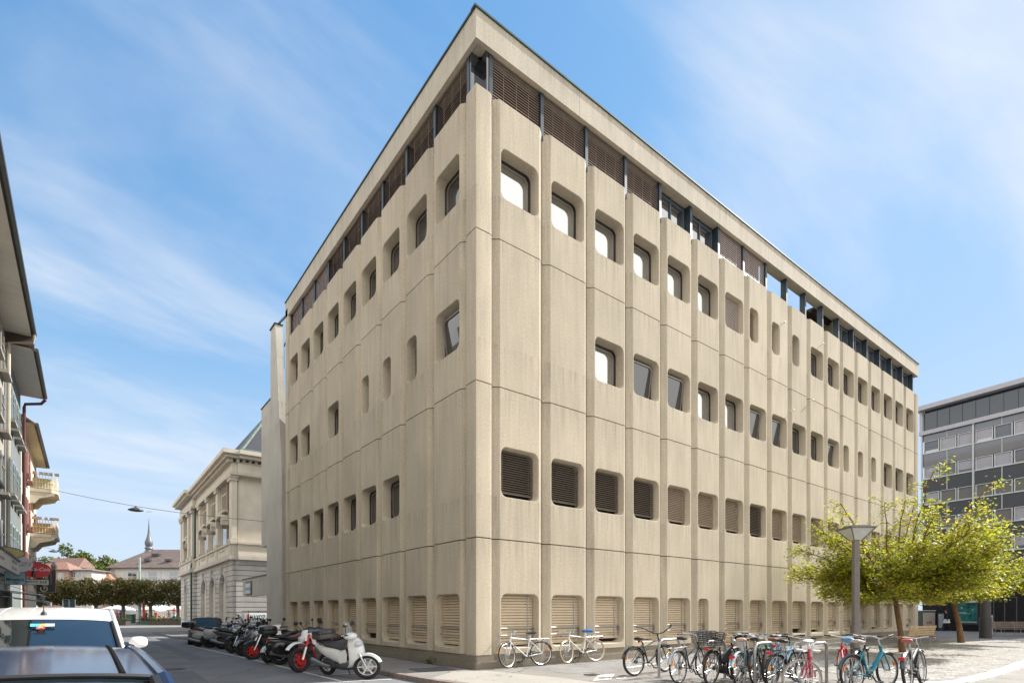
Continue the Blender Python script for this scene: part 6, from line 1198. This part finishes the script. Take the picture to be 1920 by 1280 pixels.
fl = thing('banner', 'red vertical banner fixed beside the mast', 'banner', (*frame(75.4, 267), 0), RZ); b = MB(); b.grid(lambda u, v: (.05 + .32 * u, .03 * sin(6 * v), .55 + 2.2 * v), 4, 10); b.obj('cloth', M('banner_red', (.62, .03, .02), .7), fl); b = MB(); b.tube([(0, 0, -.1), (0, 0, 2.9)], .025, 6); b.obj('pole', alu, fl)
def stall(label, px, D, w_, z, col, colid):
    t = thing('market_stall', label, 'market stall', (*frame(D, px), -.1), RZ); h = w_ / 2; b = MB(); b.add([(-h, -1.2, z), (h, -1.2, z), (h, 1.2, z), (-h, 1.2, z), (-h * .3, 0, z + .55), (h * .3, 0, z + .55), (-h, -1.2, z - .22), (h, -1.2, z - .22), (h, 1.2, z - .22), (-h, 1.2, z - .22)], [(0, 1, 5, 4), (1, 2, 5), (2, 3, 4, 5), (3, 0, 4), (0, 6, 7, 1), (1, 7, 8, 2), (3, 9, 6, 0)]); b.obj('canopy', M(colid, col, .8, var=.04), t, ang=0)
    b = MB()
    for x in (-h * .95, h * .95):
        for y in (-1.1, 1.1): b.tube([(x, y, 0), (x, y, z)], .035, 5)
    b.obj('frame', galv, t); b = MB(); b.box((0, -.4, .75), (w_ * .9, 1.0, .08)); b.box((0, -.88, .45), (w_ * .9, .04, .6)); b.obj('counter', M('counter_%d' % (px % 5), RND.choice([(.2, .22, .2), (.35, .33, .3), (.12, .2, .16)]), .8), t, ang=0)
    b = MB()
    for k in range(int(w_ * 7)): b.ell((RND.uniform(-h * .85, h * .85), RND.uniform(-.8, 0), .86 + RND.uniform(0, .12)), (.14, .12, .11), 7, 5, m=RND.randrange(4))
    b.obj('produce', [M('produce_%d' % i, c, .6, var=.2) for i, c in enumerate([(.55, .33, .04), (.12, .22, .05), (.45, .06, .04), (.6, .55, .4)])], t); return t
stall('wide white market stall left of the mast', 222, 86, 3.6, 2.15, (.72, .72, .70), 'canvas_white'); stall('cream market stall right of the mast', 283, 84, 2.9, 2.0, (.66, .60, .50), 'canvas_cream'); stall('white market stall beside the third trunk', 300, 88, 3.2, 2.2, (.72, .72, .70), 'canvas_white'); stall('low white stall close to the stone building', 336, 90, 3.4, 2.2, (.70, .70, .72), 'canvas_white2')
def parasol(label, px, D, r, z, c1, c2, nm):
    t = thing('parasol', label, 'parasol', (*frame(D, px), -.1)); b = MB(); n = 12
    for i in range(n):
        a0, a1 = 2 * pi * i / n, 2 * pi * (i + 1) / n; b.add([(0, 0, z + .42), (r * cos(a0), r * sin(a0), z), (r * cos(a1), r * sin(a1), z), (r * cos(a1), r * sin(a1), z - .12), (r * cos(a0), r * sin(a0), z - .12)], [(0, 1, 2), (1, 4, 3, 2)], i % 2)
    b.obj('canopy', [M(nm + '_a', c1, .8), M(nm + '_b', c2, .8)], t, ang=0); b = MB(); b.tube([(0, 0, 0), (0, 0, z + .5)], .03, 6); b.obj('pole', alu, t)
parasol('blue and pale striped parasol left of the mast', 236, 80, 1.2, 1.95, (.25, .36, .60), (.50, .58, .70), 'blue_parasol'); parasol('red and white parasol by the stone building', 328, 80, .95, 1.95, (.60, .10, .10), (.65, .62, .60), 'red_parasol')
def planter(label, px, D, w_, hgt, col, nm, fl=0):
    t = thing('planter', label, 'planter', (*frame(D, px), -.1), RZ); b = MB(); b.box((0, 0, hgt / 2), (w_, .9, hgt)); b.obj('tub', M(nm, col, .8, var=.1), t, ang=0); lf = MB(); r = random.Random(px); leaves(lf, [(r.uniform(-w_ / 2, w_ / 2), r.uniform(-.5, .5), hgt + r.uniform(0, .38)) for _ in range(int(300 * w_))], .14, r, .8); lf.obj('shrub', leafy('leaf_hedge', [(.03, .05, .015), (.06, .09, .02), (.13, .10, .06), (.09, .12, .03)], .2), t, ang=0)
planter('dark planter with shrubs beside the third trunk', 322, 70, 5.4, .5, (.09, .07, .06), 'tub_brown'); planter('low dark planter left of the mast at the kerb', 229, 68, 1.5, .5, (.07, .05, .05), 'tub_dark'); planter('green tub of flowers right of the mast', 277, 73, 1.8, .45, (.06, .10, .08), 'tub_green')
b_ = thing('waste_container', 'dark green waste container left of the mast', 'container', (*frame(74, 245), -.1), RZ); b = MB(); b.prism(rrect(-.45, .45, -.4, .4, .08, 3), .1, 1.25); b.obj('body', M('container_green', (.02, .09, .06), .5), b_); b = MB(); b.prism(rrect(-.48, .48, -.43, .43, .08, 3), 1.25, 1.34); b.obj('lid', M('container_green'), b_)
# ------------------------------------------------------------------ people (one skinned body each)
def person(label, pos, rz, top, legs, hair=(.03, .02, .015), pose='stand', scale=1., skirt=False, skin=(.45, .28, .2), long_hair=False):
    t = thing('person', label, 'person', (*pos, 0), rz, None, 0, (scale * 1.12, scale * 1.12, scale)); V = []; E = []; Rr = []
    def add(p, r, par=None):
        V.append(p); Rr.append(r); 
        if par is not None: E.append((par, len(V) - 1))
        return len(V) - 1
    pel = add((0, 0, .95), (.15, .11)); ch_ = add((0.01, 0, 1.22), (.155, .11), pel); sh = add((0, 0, 1.42), (.12, .09), ch_); nk = add((.01, 0, 1.50), (.055, .055), sh); hd = add((.025, 0, 1.62), (.085, .10), nk); add((.02, 0, 1.72), (.06, .07), hd)
    st = .22 if pose == 'walk' else .04
    for s in (-1, 1):
        hp_ = add((0, .09 * s, .88), (.095, .09), pel); kn = add((.06 + st * .5 * s, .10 * s, .50), (.065, .06), hp_); an = add((st * s - (.08 if pose == 'walk' and s < 0 else 0), .10 * s, .10), (.042, .042), kn); add((st * s + .14, .11 * s, .04), (.04, .032), an)
        ar = {'stand': ((.02, .23, 1.14), (.10, .24, .90)), 'walk': ((-.08 * s, .24, 1.14), (.06 - .14 * s, .24, .92)), 'reach': ((.14, .22, 1.16), (.36, .16, 1.10))}[pose]
        so = add((0, .18 * s, 1.40), (.06, .06), sh); el = add((ar[0][0], ar[0][1] * s, ar[0][2]), (.045, .045), so); wr_ = add((ar[1][0], ar[1][1] * s, ar[1][2]), (.033, .03), el); d = Vector(V[wr_]) - Vector(V[el]); d.normalize(); add(tuple(Vector(V[wr_]) + d * .09), (.036, .02), wr_)
    me = bpy.data.meshes.new('body'); me.from_pydata(V, E, []); o = bpy.data.objects.new('tmp_body', me); COL.objects.link(o); md = o.modifiers.new('skin', 'SKIN'); md.branch_smoothing = .6; sb = o.modifiers.new('sub', 'SUBSURF'); sb.levels = 2; sb.render_levels = 2
    for i, r in enumerate(Rr): me.skin_vertices[0].data[i].radius = r; me.skin_vertices[0].data[i].use_root = (i == 0)
    bpy.context.view_layer.update(); m2 = bpy.data.meshes.new_from_object(o.evaluated_get(bpy.context.evaluated_depsgraph_get())); bpy.data.objects.remove(o)
    cid = lambda c: '%d_%d_%d' % tuple(int(q * 99) for q in c); m2.materials.clear()
    for q in (M('skin_' + cid(skin), skin, .6, var=.04), M('cloth_' + cid(top), top, .85, var=.12), M('cloth_' + cid(legs), legs, .85, var=.12), blk): m2.materials.append(q)
    for p in m2.polygons:
        z = p.center.z; hand = z < 1.2 and abs(p.center.y) > .185 and (z < .88 if pose != 'reach' else p.center.x > .34); p.material_index = 0 if z > 1.47 or hand else 1 if z > .92 or abs(p.center.y) > .185 else 2 if z > .09 else 3; p.use_smooth = True
    place(m2, 'body', t); b = MB(); b.ell((-.01, 0, 1.67), (.105, .092, .095), 12, 8)
    if long_hair: b.ell((-.06, 0, 1.52), (.06, .095, .17), 12, 8)
    b.obj('hair', M('hair_' + cid(hair), hair, .7), t); f = MB(); f.ell((.115, 0, 1.62), (.016, .013, .02), 6, 5)
    for s in (-1, 1): f.ell((.1, .035 * s, 1.645), (.01, .012, .008), 6, 5, m=1)
    f.box((.107, 0, 1.58), (.01, .04, .01), m=2); f.obj('face', [M('skin_' + cid(skin)), blk, M('lip', (.35, .12, .1), .5)], t)
    if skirt: b = MB(); b.lathe([(.17, .98), (.2, .80), (.23, .66)], 14); b.obj('shirt_hem', M('cloth_pale', (.6, .6, .58), .8), t)
    return t
person('dark-haired person in black walking past the cabinets, light shirt hem showing', (46.2, 1.55), rad(100), (.015, .015, .018), (.02, .022, .028), pose='walk', scale=.98, skirt=True, long_hair=True)
person('person in a blue jacket at the stall left of the mast', frame(80, 227), rad(120), (.06, .25, .42), (.05, .06, .09)); person('person in a pink top beside the one in blue', frame(81, 221), rad(-100), (.50, .12, .16), (.10, .10, .11), (.25, .16, .08)); person('person in dark clothes bending over the flower stall', frame(79, 274), rad(20), (.02, .02, .025), (.03, .03, .035), pose='reach'); person('person in a red top at the cream stall', frame(83, 292), rad(-140), (.50, .05, .05), (.05, .06, .1)); person('person in white and teal under the red parasol', frame(79, 327), rad(-120), (.62, .60, .56), (.03, .16, .18), pose='reach'); person('person in pale pink by the third trunk', frame(79, 316), rad(-60), (.55, .38, .36), (.35, .3, .28), (.4, .36, .3))
# flower buckets in front of the stalls
for i, (px, c) in enumerate([(286, (.60, .36, .03)), (291, (.62, .42, .05)), (297, (.50, .50, .45)), (303, (.65, .55, .40)), (309, (.45, .12, .18)), (280, (.25, .32, .12)), (240, (.55, .5, .45))]):
    t = thing('flower_bucket', ['bucket of orange flowers right of the mast', 'second bucket of orange flowers, nearer the trunk', 'bucket of white flowers by the orange ones', 'bucket of cream flowers left of the third trunk', 'bucket of dark pink flowers at the third trunk', 'bucket of green leaves close to the mast', 'bucket of pale flowers left of the mast'][i], 'flower bucket', (*frame(76.5, px), -.1)); b = MB(); b.lathe([(.2, 0), (.26, .45)], 12); b.obj('bucket', M('bucket_grey', (.25, .26, .25), .6), t); lf = MB(); r = random.Random(i); leaves(lf, [(r.gauss(0, .2), r.gauss(0, .2), .5 + abs(r.gauss(0, .17))) for _ in range(130)], .15, r, .8); lf.obj('flowers', M('flower_%d' % i, c, .7, var=.25, sc=10), t, ang=0)
# hooks on the front that catch the light, weed at the plinth
for i, (u, z) in enumerate(((16.35, 14.3), (20.2, 14.5), (19.1, 11.5), (17.2, 10.6))):
    b = MB(); b.tube([(u, .02, z), (u, -.10, z), (u, -.12, z + .03)], .022, 6); b.ell((u, -.12, z + .03), (.04, .04, .04), 8, 6); b.obj('wall_hook', M('hook_white', (.8, .8, .78), .4), office)
t = thing('weed', 'small green weed growing at the foot of the plinth beside the scooter', 'plant', (-.16, 2.2, 0)); lf = MB(); r = random.Random(3); leaves(lf, [(r.gauss(-.02, .05), r.gauss(0, .09), abs(r.gauss(.06, .06))) for _ in range(70)], .07, r, .9); lf.obj('foliage', leaf_g, t, ang=0)
t = thing('terrace_plant', 'small green plant showing over the parapet of the roof terrace', 'plant', (15.75, .7, 15.35)); lf = MB(); leaves(lf, [(r.gauss(0, .18), r.gauss(0, .15), abs(r.gauss(.1, .14))) for _ in range(160)], .1, r, .9); lf.obj('foliage', leaf_g, t, ang=0)

lf = MB(); r = random.Random(12); pts = []
for cx_, cy_, sx_, n_ in ((15.0, -4.2, 3.2, 420), (25.0, -4.5, 3.4, 260), (8.5, -3.2, 2.6, 90), (3.5, -1.2, 2.4, 40)):
    pts += [(r.gauss(cx_, sx_), min(-.2, r.gauss(cy_, 1.8)), .02) for _ in range(n_)]
leaves(lf, pts, .085, r, .12); tag(lf.obj('fallen_leaves', leafy('leaf_fallen', [(.30, .24, .03), (.22, .12, .03), (.36, .30, .05), (.16, .09, .03)], .1), ang=0), kind='stuff')
